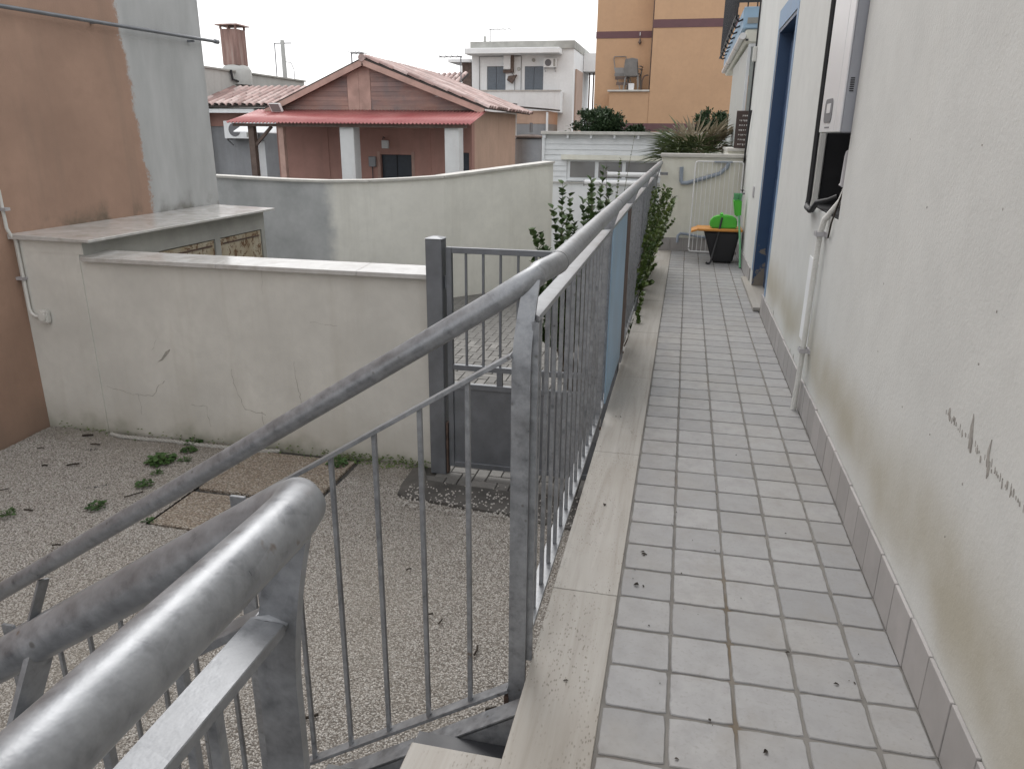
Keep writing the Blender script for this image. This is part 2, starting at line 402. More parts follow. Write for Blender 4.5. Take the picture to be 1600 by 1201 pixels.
m.col(m.mix(f, m.mix(m.noise(9, 4), (.024, .055, .125), (.036, .08, .165)), (.21, .185, .155))).rough(.42).bump(n, .15, .003); M['blue_worn'] = m.m
simple('blue_light', (.19, .29, .43), .55, .1, 6)
simple('blue_board', (.30, .44, .58), .45, .14, 3)
simple('dark_steel', (.035, .036, .04), .45, .25, 9, metal=.3)
# far buildings, many colours paled to stand in for distance haze
plaster('salmon_wall', (.43, .245, .205), dirt=(.27, .17, .145), streak=.4, blotch=.14)
plaster('salmon_side', (.55, .385, .295), dirt=(.27, .17, .11), streak=.25, blotch=.1)  # lit copy of salmon_wall: side wall's brighter light put into the colour
m = Mat('gable_wood'); n = m.noise(1, 6, .65, m.scale((1.2, 1, 9))); n2 = m.noise(1.1, 5, .6)
c = m.mix(m.ramp(n, (.3, 0), (.7, 1)), (.30, .17, .14), (.45, .29, .24))
c = m.mix(m.ramp(n2, (.42, 0), (.62, .75)), c, (.20, .18, .185)); c = m.mix(m.rand(), c, m.mix(1.0, c, (.8, .8, .8), 'MULTIPLY'))
m.col(c).rough(.85).bump(n, .3, .004); M['gable_wood'] = m.m
simple('rake_board', (.43, .285, .24), .8, .22, 3)
m = Mat('red_sheet'); n = m.noise(1.6, 5)
m.col(m.mix(m.ramp(n, (.3, 0), (.7, 1)), (.36, .10, .10), (.47, .19, .18))).rough(m.ramp(m.noise(3, 4), (.3, .28), (.7, .42))); M['red_sheet'] = m.m
m = Mat('roof_tile'); r = m.rand(); n = m.noise(6, 5)
c = m.ramp(r, (0, (.24, .15, .135)), (.5, (.40, .265, .24)), (1, (.56, .44, .41)))
c = m.mix(m.ramp(n, (.45, 0), (.7, .55)), c, (.16, .14, .13)); m.col(c).rough(.7).bump(m.noise(40, 3), .2, .004); M['roof_tile'] = m.m
simple('roof_deck', (.06, .05, .045), .9, .3, 5)
plaster('white_wall', (.80, .815, .82), dirt=(.55, .55, .53), streak=.25, blotch=.06)
plaster('pillar_white', (.68, .69, .69), dirt=(.45, .36, .33), streak=.3, blotch=.08)
plaster('orange_wall', (.50, .315, .19), dirt=(.38, .25, .16), streak=.2, blotch=.06)
simple('band_brown', (.135, .07, .075), .8, .12, 3)
plaster('pink_wall', (.46, .34, .28), dirt=(.3, .22, .18), streak=.3)
plaster('grey_wall', (.31, .32, .335), dirt=(.17, .165, .16), streak=.35, blotch=.15)
plaster('pale_concrete', (.46, .465, .445), dirt=(.28, .27, .24), streak=.4, blotch=.12)
simple('shutter', (.15, .175, .205), .6, .12, 8)
simple('navy_door', (.035, .045, .06), .5, .25, 6)
simple('weathered_wood', (.13, .095, .08), .85, .3, 9, bump=.3)
m = Mat('chimney_rust'); n = m.noise(1, 6, .6, m.scale((7, 7, .8)))
m.col(m.ramp(n, (.3, (.16, .10, .085)), (.5, (.28, .175, .15)), (.7, (.36, .30, .27)))).rough(.8); M['chimney_rust'] = m.m
simple('thin_metal', (.22, .22, .23), .5, .15, 5, metal=.4, bump=0)
simple('cabin_board', (.70, .72, .735), .55, .07, 4, perobj=.08, bump=.1)
m = Mat('window_glass'); m.col(m.mix(m.noise(1.5, 3), (.14, .14, .145), (.24, .235, .225))).rough(.08); M['window_glass'] = m.m
m = Mat('frosted_panel'); m.col(m.mix(m.noise(.7, 2, .5), (.42, .46, .45), (.50, .53, .515))).rough(.35); M['frosted_panel'] = m.m
simple('frosted_dark', (.33, .355, .34), .25, .08, 3, bump=0)
simple('sign_brown', (.06, .038, .033), .5, .1, 8, bump=0)
simple('sign_white', (.58, .56, .54), .6, .1, 30, bump=0)
# plants and small things
def leafmat(name, a, b, rough=.42):
    m = Mat(name); n = m.noise(9, 3); m.col(m.mix(m.ramp(n, (.3, 0), (.7, 1)), a, b)).rough(rough).set(Specular_IOR_Level=.3)
    M[name] = m.m
leafmat('leaf_dark', (.03, .062, .02), (.085, .135, .04), .45)
leafmat('leaf_mid', (.05, .095, .025), (.15, .20, .055), .45)
leafmat('leaf_weed', (.03, .075, .022), (.075, .135, .04), .5)
leafmat('leaf_far', (.02, .042, .02), (.055, .085, .038), .45)
leafmat('leaf_palm', (.055, .085, .035), (.14, .17, .075), .5)
leafmat('leaf_dry', (.20, .165, .11), (.36, .31, .225), .8)
simple('twig', (.10, .075, .05), .9, .3, 20)
simple('debris', (.035, .027, .02), .9, .5, 30)
simple('rope', (.40, .39, .36), .9, .2, 60, bump=.5, bsc=120)
simple('bucket_black', (.012, .012, .014), .45, .2, 6, bump=0)
simple('plastic_orange', (.62, .27, .055), .42, .12, 8, bump=0)
simple('plastic_green', (.075, .46, .035), .35, .12, 6, bump=0)
simple('plastic_green_pale', (.12, .36, .17), .4, .1, 6, bump=0)
simple('bluegrey_plastic', (.26, .30, .36), .5, .12, 6, bump=0)
simple('chair_grey', (.20, .19, .18), .6, .15, 6, bump=0)

# ================================================================== SETTING
G = -1.2
g = MB().quad((-60, -12, G-.02), (60, -12, G-.02), (60, 120, G-.02), (-60, 120, G-.02)).build('ground', 'asphalt'); struct(g)

# ---- raised tiled walkway
W_X = .7305; PX = .153
walk = MB().box(-.165, .76, -3.2, 7.66, G, -.0035).build('walkway', 'grout'); struct(walk)
def tile_mesh(w, l, seed, h=.012):
    q = random.Random(seed); P = []; n = 7
    for (ax, ay), (bx, by) in (((-1, -1), (1, -1)), ((1, -1), (1, 1)), ((1, 1), (-1, 1)), ((-1, 1), (-1, -1))):
        for i in range(n):
            t = (i+(.18 if i == 0 else 0))/n; x, y = (ax+(bx-ax)*t)*w/2, (ay+(by-ay)*t)*l/2
            j = q.gauss(0, .0006)
            if ax == bx: x += j
            else: y += j
            P.append((x, y))
    mb = MB(); k = len(P)
    mb.v = [(x, y, -h) for x, y in P]+[(x, y, -.0022) for x, y in P]+[(x*(1-.0042/w), y*(1-.0042/l), 0) for x, y in P]
    for r0 in (0, k): mb.f += [(r0+i, r0+(i+1) % k, r0+k+(i+1) % k, r0+k+i) for i in range(k)]
    mb.f.append(tuple(2*k+i for i in range(k)))
    return mb
tw = PX-.0075; tl = W_X-4*PX-.007
T5 = [tile_mesh(tw, tw, i).build('floor_tile', 'tile', walk) for i in range(8)]
T4 = [tile_mesh(tl, tw, 20+i).build('floor_tile', 'tile', walk) for i in range(5)]
fresh = {id(o): True for o in T5+T4}
for r_ in range(-10, 50):
    for c_ in range(5):
        y = (r_+.5)*PX
        x = (c_+.5)*PX if c_ < 4 else (4*PX+W_X)/2+.001
        src = rnd.choice(T5 if c_ < 4 else T4)
        if fresh[id(src)]: o = src; fresh[id(src)] = False
        else: o = src.copy(); COL.objects.link(o); o.parent = walk
        o.location = (x+rnd.uniform(-.0009, .0009), y+rnd.uniform(-.0009, .0009), rnd.uniform(-.0006, .0004))
        o.rotation_euler = (rnd.uniform(-.003, .003), rnd.uniform(-.003, .003), rnd.uniform(-.004, .004)+(math.pi if rnd.random() < .5 else 0))
for o in T5+T4:
    if fresh[id(o)]: bpy.data.objects.remove(o)
cuts = [-1.75, -.62, .452, 1.50, 2.58, 3.62, 4.70, 5.74, 6.80, 7.655]
for a, b in zip(cuts, cuts[1:]):
    o = MB().box(-.195, -.004, a+.0012, b-.0012, -.03, 0).build('travertine_slab', 'travertine', walk, bevel=.0015)

# ---- yard floor
bed = MB().quad((-5.25, -6, G-.03), (-.16, -6, G-.03), (-.16, 3.7, G-.03), (-5.25, 3.7, G-.03)).build('yard_ground', 'gravel_bed'); struct(bed)
def gz_(x, y): return G-.006+.016*mnoise.noise(Vector((x*1.3, y*1.3, 3.1)))+.010*mnoise.noise(Vector((x*4.1, y*4.1, 7.7)))+.012*max(0, 1-abs(y-3.66)/.25)
gm = MB()
NX, NY = 52, 48
ag = [(-3.22, -2.28, 2.88, 3.60), (-3.22, -2.6, 2.34, 2.84)]
for i in range(NX):
    for j in range(NY):
        x0, x1 = -5.18+i*.0975, -5.18+(i+1)*.0975; y0, y1 = -1.2+j*.101, -1.2+(j+1)*.101
        xm, ym = (x0+x1)/2, (y0+y1)/2
        if xm > -1.75 and ym > 3.13: continue
        if any(a < xm < b and c < ym < d for a, b, c, d in ag): continue
        gm.quad((x0, y0, gz_(x0, y0)), (x1, y0, gz_(x1, y0)), (x1, y1, gz_(x1, y1)), (x0, y1, gz_(x0, y1)))
gravel = gm.build('gravel', 'gravel_bed'); stuff(gravel); tag(gravel, 'pale beige loose gravel covering the sunken yard', 'gravel')
ng = bpy.data.node_groups.new('gravel_scatter', 'GeometryNodeTree')
ng.interface.new_socket('Geometry', in_out='INPUT', socket_type='NodeSocketGeometry')
ng.interface.new_socket('Geometry', in_out='OUTPUT', socket_type='NodeSocketGeometry')
N = ng.nodes; L = ng.links
gi, go = N.new('NodeGroupInput'), N.new('NodeGroupOutput')
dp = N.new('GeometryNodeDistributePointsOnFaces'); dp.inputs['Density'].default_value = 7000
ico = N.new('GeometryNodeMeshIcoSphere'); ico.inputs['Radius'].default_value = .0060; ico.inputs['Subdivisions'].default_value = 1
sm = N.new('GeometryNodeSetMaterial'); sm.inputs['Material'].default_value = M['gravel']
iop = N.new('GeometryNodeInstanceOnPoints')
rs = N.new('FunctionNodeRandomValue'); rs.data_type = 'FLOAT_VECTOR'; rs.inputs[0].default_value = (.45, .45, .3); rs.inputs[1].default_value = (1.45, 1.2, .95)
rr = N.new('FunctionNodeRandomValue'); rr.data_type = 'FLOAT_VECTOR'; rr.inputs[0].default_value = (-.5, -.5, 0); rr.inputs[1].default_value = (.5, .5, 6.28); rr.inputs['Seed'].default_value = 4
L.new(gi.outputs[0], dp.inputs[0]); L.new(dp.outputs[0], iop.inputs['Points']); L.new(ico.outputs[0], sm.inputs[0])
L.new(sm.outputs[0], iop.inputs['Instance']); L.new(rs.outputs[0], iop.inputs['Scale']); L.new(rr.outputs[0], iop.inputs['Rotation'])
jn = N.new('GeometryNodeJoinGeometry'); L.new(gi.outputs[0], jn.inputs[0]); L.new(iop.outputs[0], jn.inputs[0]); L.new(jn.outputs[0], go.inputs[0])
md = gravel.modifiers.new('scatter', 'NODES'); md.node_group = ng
# exposed-aggregate slabs let into the gravel
for a, b, c, d in ag:
    o = MB().box(a+.01, b-.01, c+.01, d-.01, G-.03, G+.008).build('aggregate_slab', 'aggregate', bed, bevel=.006)
# dark concrete apron in front of the gate with a broken edge
poly = [(-1.76, 3.135), (-1.70, 3.10), (-1.45, 3.085), (-1.2, 3.05), (-.95, 3.03), (-.75, 2.97), (-.55, 2.93), (-.3, 2.92), (-.17, 2.92), (-.17, 3.36), (-.7, 3.36), (-1.3, 3.365), (-1.62, 3.40), (-1.74, 3.655), (-1.80, 3.655), (-1.785, 3.3)]
o = MB().prism(poly, lambda u, v, t: (u, v, t), G-.03, G+.012).build('concrete_apron', 'wet_concrete', bed)

# ---- lane behind the gate, herringbone pavers
lane = MB().quad((-9, 3.3, G-.012), (-.16, 3.3, G-.012), (-.16, 16, G-.012), (-9, 16, G-.012)).build('lane', 'paver_bed'); struct(lane)
cells = []
for mrow in range(-30, 130):
    for n_ in range(-30, 90):
        hx, hy = n_+4*mrow, n_
        for (bx, by, w, l) in ((hx, hy, 2, 1), (hx+3, hy, 1, 2)):
            x, y = -4.6+bx*.1, 3.3+by*.1
            xm, ym = x+w*.05, y+l*.05
            if -4.4 < xm < -.25 and 3.36 < ym < 10.3 and not (xm < -1.62 and ym < 3.9):
                xs = CAM.x+(xm-CAM.x)*(3.6-CAM.y)/(ym-CAM.y)
                vis = -1.52 < xs < -.42 and ym < 9.2
                cells.append((0 if vis else 1, ym, xm, w, l))
cells = sorted(set(cells))
ph = MB().box(-.0965, .0965, -.0465, .0465, -.02, 0).build('paver', 'paver', lane, bevel=.004)
pv = MB().box(-.0465, .0465, -.0965, .0965, -.02, 0).build('paver', 'paver', lane, bevel=.004)
uh = uv = False; rest = MB()
for i, (vis, ym, xm, w, l) in enumerate(cells):
    z = G+rnd.uniform(-.0015, .0015)
    if i < 296:
        if w == 2: o = ph if not uh else inst(ph, parent=lane); uh = True
        else: o = pv if not uv else inst(pv, parent=lane); uv = True
        o.location = (xm, ym, z); o.rotation_euler = (rnd.uniform(-.01, .01), rnd.uniform(-.01, .01), 0)
    else:
        rest.box(xm-w*.05+.0035, xm+w*.05-.0035, ym-l*.05+.0035, ym+l*.05-.0035, G-.02, z)
o = rest.build('pavers_beyond', 'paver', lane); stuff(o)

# ================================================================== RIGHT HOUSE
house = empty('house', 'off-white plastered house wall with blue doorway along the walkway', 'house')
WX = .7405
hw = wall_holes(MB(), 'x', WX, 1.3, -3.2, 7.72, G, 4.4, [(1.985, 2.735, .95, 2.12, .17), (4.36, 5.46, -.0, 2.10, .17)])
hw.build('wall', 'house_plaster', house)
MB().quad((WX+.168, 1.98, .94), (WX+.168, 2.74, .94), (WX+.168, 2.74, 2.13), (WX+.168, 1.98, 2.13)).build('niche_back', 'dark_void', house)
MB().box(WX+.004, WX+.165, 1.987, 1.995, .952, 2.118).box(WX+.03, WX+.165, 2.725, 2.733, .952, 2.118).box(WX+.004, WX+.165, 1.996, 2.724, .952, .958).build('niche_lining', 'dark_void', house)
MB().box(WX-.004, WX+.02, 2.70, 2.728, .955, 1.9).build('niche_frame', 'white_plastic', house)
# door
dr = MB().box(WX+.10, WX+.14, 4.365, 5.455, .03, 2.095).build('door', 'blue_dark', house)
MB().box(WX+.092, WX+.099, 4.45, 5.37, .15, .95).box(WX+.092, WX+.099, 4.45, 5.37, 1.05, 2.0).build('door_panel', 'blue_dark', dr)
MB().box(WX+.004, WX+.165, 5.435, 5.457, .03, 2.097).build('door_jamb', 'blue_worn', dr)
MB().box(WX+.004, WX+.165, 4.362, 4.382, .03, 2.097).build('door_jamb', 'blue_dark', dr)
MB().box(WX+.004, WX+.165, 4.383, 5.434, 2.075, 2.097).build('door_head', 'blue_dark', dr)
MB().tube([(WX+.09, 4.47, 1.0), (WX+.05, 4.47, 1.0), (WX+.05, 4.58, 1.0)], .009, 8).build('handle', 'thin_metal', dr, True)
bz = .16
MB().box(WX-.003, WX+.003, 4.275, 4.358, bz, 2.245).build('painted_border', 'blue_light', house)
MB().box(WX-.003, WX+.003, 5.462, 5.52, bz, 2.245).build('painted_border', 'blue_light', house)
MB().box(WX-.003, WX+.003, 4.3585, 5.4615, 2.102, 2.245).build('painted_border', 'blue_light', house)
MB().box(.685, WX+.14, 4.50, 5.90, .002, .032).build('threshold', 'travertine', house, bevel=.003)
# skirting tiles
sk = MB().box(0, .0095, -.0745, .0745, .002, .150).build('skirting_tile', 'skirt_tile', house, bevel=.0015)
us = False
for i in range(-14, 50):
    y = (i+.5)*PX
    if 4.43 < y < 5.62: continue
    o = sk if not us else inst(sk, parent=house); us = True
    o.location = (W_X-.0005+rnd.uniform(-.0012, .0008), y, rnd.uniform(-.002, .002)); o.rotation_euler = (0, 0, rnd.uniform(-.006, .006))
# grey scrapes on the plaster
def scrape(y, z, h, w, k=5):
    pts = []
    for i in range(k*2):
        a = 2*math.pi*i/(k*2); rr_ = rnd.uniform(.4, 1.0)
        pts.append((y+math.cos(a)*w*rr_+math.sin(a)*h*.16, z+math.sin(a)*h*rr_))
    MB().prism(pts, lambda u, v, t: (t, u, v), WX-rnd.uniform(.0004, .0018), WX+.002).build('scrape', 'scrape_grey', house)
simple('scrape_grey', (.33, .315, .29), .95, .25, 40)
for y, z, h, w in ((.215, .672, .055, .011), (.11, .665, .046, .010), (.36, .672, .020, .008), (2.95, .12, .035, .02), (2.80, .14, .03, .015), (2.66, .15, .03, .02), (3.7, .17, .02, .012)):
    scrape(y, z, h, w); scrape(y-w*.8, z-h*.3, h*.5, w*.7); scrape(y+w*.7, z+h*.1, h*.45, w*.5)
for i in range(44):
    y = .38-.46*i/43+rnd.uniform(-.006, .006)
    scrape(y, .672-.02*(i/43)+rnd.gauss(0, .004), rnd.uniform(.003, .014)*(1.3 if i % 9 == 0 else 1), rnd.uniform(.0012, .0035))
for i in range(14): scrape(rnd.uniform(-.2, 1.2), rnd.uniform(.4, 1.4), rnd.uniform(.002, .005), rnd.uniform(.001, .002))
# patch of smooth filler beside the conduit
MB().box(WX-.0025, WX+.002, 2.30, 2.56, .30, .72).build('filler_patch', 'white_wall', house)

# ---- end wall of the walkway
ew = empty('end_wall', 'low pale wall closing the far end of the walkway', 'wall')
MB().box(-.185, .7385, 7.662, 7.82, G, 1.055).build('wall', 'end_plaster', ew)
MB().box(-.20, .7385, 7.63, 7.85, 1.056, 1.095).build('coping', 'coping', ew, bevel=.004)
for i in range(6):
    a = -.18+i*.153; b = min(a+.150, .7285)
    MB().box(a, b, 7.651, 7.661, .001, .15).build('skirting_tile', 'skirt_tile', ew, bevel=.0015)

# ---- yard wall
yw = empty('yard_wall', 'cracked cream yard wall with marble coping beside the gate', 'wall')
MB().box(-5.2, -1.66, 3.66, 3.86, G-.02, .2905).build('wall', 'cream_plaster', yw)
for a, b in ((-4.55, -3.35), (-3.348, -2.2), (-2.198, -1.625)):
    MB().hexa([(a, 3.605, .289), (b, 3.605, .289), (b, 3.90, .304), (a, 3.90, .304), (a, 3.605, .324), (b, 3.605, .324), (b, 3.90, .340), (a, 3.90, .340)]).build('coping_slab', 'marble', yw, bevel=.003)
def crack(pts, y, parent, w=.004, seed=1):
    q = random.Random(seed); P = []
    for (a, b), (c, d) in zip(pts, pts[1:]):
        n = max(2, int(math.hypot(c-a, d-b)/.03))
        P += [(a+(c-a)*i/n+q.gauss(0, .006), b+(d-b)*i/n+q.gauss(0, .006)) for i in range(n)]
    P.append(pts[-1]); mb = MB(); n = len(P)
    for (a, b), (c, d) in zip(P, P[1:]):
        L_ = math.hypot(c-a, d-b) or 1; ux, uz = (d-b)/L_, -(c-a)/L_; ww = w*q.uniform(.25, .6)
        mb.quad((a-ux*ww, y, b-uz*ww), (a+ux*ww, y, b+uz*ww), (c+ux*ww*.8, y, d+uz*ww*.8), (c-ux*ww*.8, y, d-uz*ww*.8))
    mb.build('crack', 'crack_dark', parent)
for i, p in enumerate(([(-3.35, -.52), (-3.33, -.68), (-3.27, -.86), (-3.08, -.90)], [(-3.12, -.88), (-3.07, -1.12)], [(-2.80, -.42), (-2.77, -.62), (-2.74, -.88)], [(-4.55, -.78), (-4.3, -.82), (-4.12, -.82), (-3.98, -.68)], [(-4.25, -.83), (-4.25, -1.0)], [(-3.75, -.86), (-3.62, -.87), (-3.60, -1.05)], [(-5.08, -.02), (-4.96, -.015), (-4.90, -.03)], [(-4.9, -.22), (-4.66, -.23), (-4.6, -.22)], [(-3.0, .29), (-3.0, .1)], [(-2.62, -.1), (-2.4, -.11)], [(-4.0, -.33), (-4.06, -.42)], [(-5.0, -.55), (-4.7, -.56)])):
    crack(p, 3.6588, yw, .0048 if i < 6 else .003, i)
MB().prism([(-4.02, -.52), (-3.97, -.50), (-3.90, -.43), (-3.885, -.40), (-3.93, -.425), (-3.98, -.49)], lambda u, v, t: (u, t, v), 3.6575, 3.662).build('chip', 'crack_dark', yw)
# ---- meter cabinet against the tall house
mc = empty('meter_cabinet', 'rendered masonry meter cabinet with marble top and peeling doors', 'cabinet')
mw = wall_holes(MB(), 'x', -4.555, -5.195, 3.6605, 6.40, G, .439, [(4.55, 5.43, -.95, .235, .05), (5.52, 6.33, -.95, .235, .05)])
mw.build('body', 'render_grey', mc)
MB().box(-5.198, -4.558, 3.652, 3.6595, .335, .4385).box(-5.198, -4.6, 3.652, 3.6595, -1.2, .336).build('front_render', 'cream_plaster', mc)
for a, b in ((4.56, 5.42), (5.53, 6.32)):
    d_ = MB().box(-4.585, -4.565, a, b, -.94, .225).build('cabinet_door', 'peeling_metal', mc, bevel=.003)
    MB().box(-4.564, -4.558, a+.04, b-.04, .165, .18).build('door_rib', 'rusty_steel', d_)
MB().hexa([(-5.198, 3.60, .4405), (-4.44, 3.60, .4395), (-4.44, 5.0, .4395), (-5.198, 5.0, .4405), (-5.198, 3.60, .482), (-4.44, 3.60, .462), (-4.44, 5.0, .462), (-5.198, 5.0, .482)]).build('top_slab', 'marble', mc, bevel=.003)
MB().hexa([(-5.198, 5.002, .4405), (-4.44, 5.002, .4395), (-4.44, 6.46, .4395), (-5.198, 6.46, .4405), (-5.198, 5.002, .482), (-4.44, 5.002, .462), (-4.44, 6.46, .462), (-5.198, 6.46, .482)]).build('top_slab', 'marble', mc, bevel=.003)

# ---- tall left house
th = empty('tall_house', 'tall house side wall, terracotta paint beside bare grey cement render', 'house')
MB().box(-9.5, -5.2, -6, 6.55, G-.02, 5.0).build('wall', 'ochre_plaster', th)

# ---- curved lane wall behind
lw = empty('lane_wall', 'long pale lane wall with thin coping in front of the red house', 'wall')
pts = [(-8.6, 9.75, .64), (-7.0, 9.45, .625), (-5.9, 9.33, .605), (-5.2, 9.3, .602), (-4.5, 9.36, .622), (-3.9, 9.55, .655), (-3.47, 9.75, .685), (-2.78, 10.58, .775), (-2.09, 11.5, .862)]
w_ = MB(); cp = MB(); th_ = .2
for (a, b) in zip(pts, pts[1:]):
    d = Vector((b[0]-a[0], b[1]-a[1], 0)).normalized(); nrm = Vector((-d.y, d.x, 0))
    A, B = Vector((a[0], a[1], 0)), Vector((b[0], b[1], 0))
    q = [A, B, B+nrm*th_, A+nrm*th_]
    w_.hexa([(p.x, p.y, G-.02) for p in q]+[(q[0].x, q[0].y, a[2]-.035), (q[1].x, q[1].y, b[2]-.035), (q[2].x, q[2].y, b[2]-.035), (q[3].x, q[3].y, a[2]-.035)])
    q = [A-nrm*.035, B-nrm*.035, B+nrm*(th_+.03), A+nrm*(th_+.03)]
    o = MB().hexa([(q[i].x, q[i].y, (a, b, b, a)[i][2]-.0345) for i in range(4)]+[(q[i].x, q[i].y, (a, b, b, a)[i][2]) for i in range(4)]).build('coping_slab', 'coping', lw)
w_.build('wall', 'lane_plaster', lw)

# ================================================================== RAILINGS AND STAIR
HX, HZ, HR = -.19, .990, .0262
SL = .637
def balu(name, h, parent, mat='galvanised', w=.012):
    return MB().box(-w/2, w/2, -w/2, w/2, 0, h).build(name, mat, parent, bevel=.0012)
def flat_post(y, parent, z0=-.16, ytop=None, xt=-.19, zt=.974, xb=-.235):
    """flat bar post that sweeps over to carry the handrail"""
    ytop = y if ytop is None else ytop; mb = MB(); secs = [(z0, 0)]+[(zt-.21+.21*i/12, (i/12)**1.8) for i in range(13)]
    for z, k in secs:
        xc = xb+(xt-xb)*k; yc = y+(ytop-y)*k; w = .022-.004*k
        mb.v += [(xc-w, yc-.006, z), (xc+w, yc-.006, z), (xc+w, yc+.006, z), (xc-w, yc+.006, z)]
    for i in range(len(secs)-1):
        q = i*4; mb.f += [(q+j, q+(j+1) % 4, q+4+(j+1) % 4, q+4+j) for j in range(4)]
    n = len(mb.v); mb.f += [(3, 2, 1, 0), (n-4, n-3, n-2, n-1)]
    return mb.build('post', 'galvanised', parent, True)
def stair_rail(root, ys, hy, brk, x0=-.257, df=0.0):
    """descending flight in plane y=ys, handrail in plane hy"""
    fz = lambda x: .807+df+(x-x0)*SL       # flat bar centre
    bz_ = lambda x: -.105+df+(x-x0-.007)*SL
    MB().bar((x0, ys, fz(x0)), (-1.86, ys, fz(-1.86)), .035, .010, (0, 0, 1)).build('top_bar', 'galvanised', root, bevel=.001)
    MB().bar((x0, ys, bz_(x0)), (-1.86, ys, bz_(-1.86)), .035, .010, (0, 0, 1)).build('bottom_bar', 'galvanised', root, bevel=.001)
    x = x0-.106
    first = None
    while x > -1.84:
        h = fz(x)-bz_(x)-.008
        if first is None: o = first = balu('baluster', h, root)
        else: o = inst(first, parent=root)
        o.location = (x, ys, bz_(x)+.004); x -= .12
    for xx in (-1.0, -1.86):
        MB().prism([(xx-.022, -.30+df+(xx-x0)*SL), (xx+.022, -.30+df+(xx-x0)*SL), (xx+.022, fz(xx)+.03), (xx-.022, fz(xx)+.03)], lambda u, v, t: (u, t, v), ys-.005, ys+.005).build('post', 'galvanised', root, bevel=.001)
    for xx in brk: MB().bar((xx, ys, fz(xx)), (xx+.03, hy, fz(xx)+.125), .035, .008, (1, 0, .4)).build('handrail_bracket', 'galvanised', root)

far = empty('steel_railing', 'galvanised railing running from the stair corner to the end wall', 'railing')
hp = [(HX, 7.60, HZ), (HX, .30, HZ)]+[Vector((HX, .30, HZ)).lerp(Vector((HX-.035, .20, HZ-.01)), t)+Vector((0, 0, 0)) for t in (.4, .75)]
hp += [(HX-.028, .195, HZ-.012), (HX-.065, .172, HZ-.035), (HX-.12, .168, HZ-.072), (-1.99, .168, .974-(1.99-.217)*.635)]
MB().tube(hp, HR, 24).build('handrail', 'galvanised', far, True)
for y in (.33, 1.95, 4.9):
    MB().tube([(HX, y-.004, HZ), (HX, y+.004, HZ)], HR+.0013, 24).build('weld_bead', 'galvanised', far, True)
for a, b in ((.137, 1.83), (1.95, 3.17), (3.33, 4.70), (4.90, 6.30), (6.50, 7.44)):
    MB().hexa([(-.240, a+.05, .886), (-.198, a, .886), (-.198, b, .886), (-.240, b-.05, .886), (-.240, a+.05, .899), (-.198, a, .899), (-.198, b, .899), (-.240, b-.05, .899)]).build('top_bar', 'galvanised', far, bevel=.001)
MB().box(-.255, -.212, .137, 7.58, .012, .022).build('bottom_bar', 'galvanised', far, bevel=.001)
bsrc = None
y = .19
while y < 7.5:
    if min(abs(y-p) for p in (1.89, 3.25, 4.80, 6.40)) > .025:
        if bsrc is None: o = bsrc = balu('baluster', .8625, far)
        else: o = inst(bsrc, parent=far)
        o.location = (-.228, y, .0225)
    y += .12
flat_post(.13, far, -.19, .178, -.222)
for y in (1.89, 3.25, 4.80, 6.40, 7.50): flat_post(y, far, -.12)
MB().bar((-.206, .142, -.02), (-.206, .142, .885), .010, .016, (1, 0, 0)).build('end_bar', 'galvanised', far)
MB().box(-.19, -.10, 7.52, 7.55, .862, .893).build('wall_bracket', 'galvanised', far, bevel=.002)
stair_rail(far, .13, .168, (-1.76,))

for y in (1.89, 3.25, 4.80, 6.40):
    for z in (-.05, -.09): MB().tube([(-.2125, y, z), (-.204, y, z)], .008, 6).build('bolt', 'rusty_steel', far)
near = empty('steel_railing', 'galvanised railing in the foreground beside the camera', 'railing')
NHX, NHZ, hy = -.240, .940, -.828
hp = [(NHX, -3.2, NHZ+.004), (NHX, -1.0, NHZ), (NHX, -.925, NHZ), (NHX-.002, -.896, NHZ-.001), (NHX-.009, -.868, NHZ-.005), (NHX-.022, -.848, NHZ-.013), (NHX-.042, -.834, NHZ-.026), (NHX-.07, hy, NHZ-.044), (NHX-.12, hy, NHZ-.076), (-2.05, hy, NHZ-.076-(2.05-.36)*.645)]
MB().tube(hp, HR, 40).build('handrail', 'galvanised', near, True)
MB().box(-.304, -.264, -3.2, -.888, .799, .812).build('top_bar', 'galvanised', near, bevel=.001)
MB().box(-.304, -.264, -3.2, -.888, -.030, -.020).build('bottom_bar', 'galvanised', near, bevel=.001)
b2_ = None; y = -.985
while y > -3.1:
    if b2_ is None: o = b2_ = balu('baluster', .816, near)
    else: o = inst(b2_, parent=near)
    o.location = (-.284, y, -.018); y -= .12
MB().tube([(-.262, -.872, .905), (-.252, -.876, .915), (-.240, -.878, .919), (-.228, -.878, .921)], .0045, 8).build('weld_bead', 'galvanised', near, True)
MB().tube([(-.304, -.884, .806), (-.284, -.884, .8125), (-.264, -.884, .806)], .004, 8).build('weld_bead', 'galvanised', near, True)
flat_post(-.876, near, -.24, -.884, NHX-.006, .926, -.284); flat_post(-2.3, near, -.24, None, NHX, .926, -.284)
stair_rail(near, -.866, hy, (-.66, -1.9), -.306, -.01)

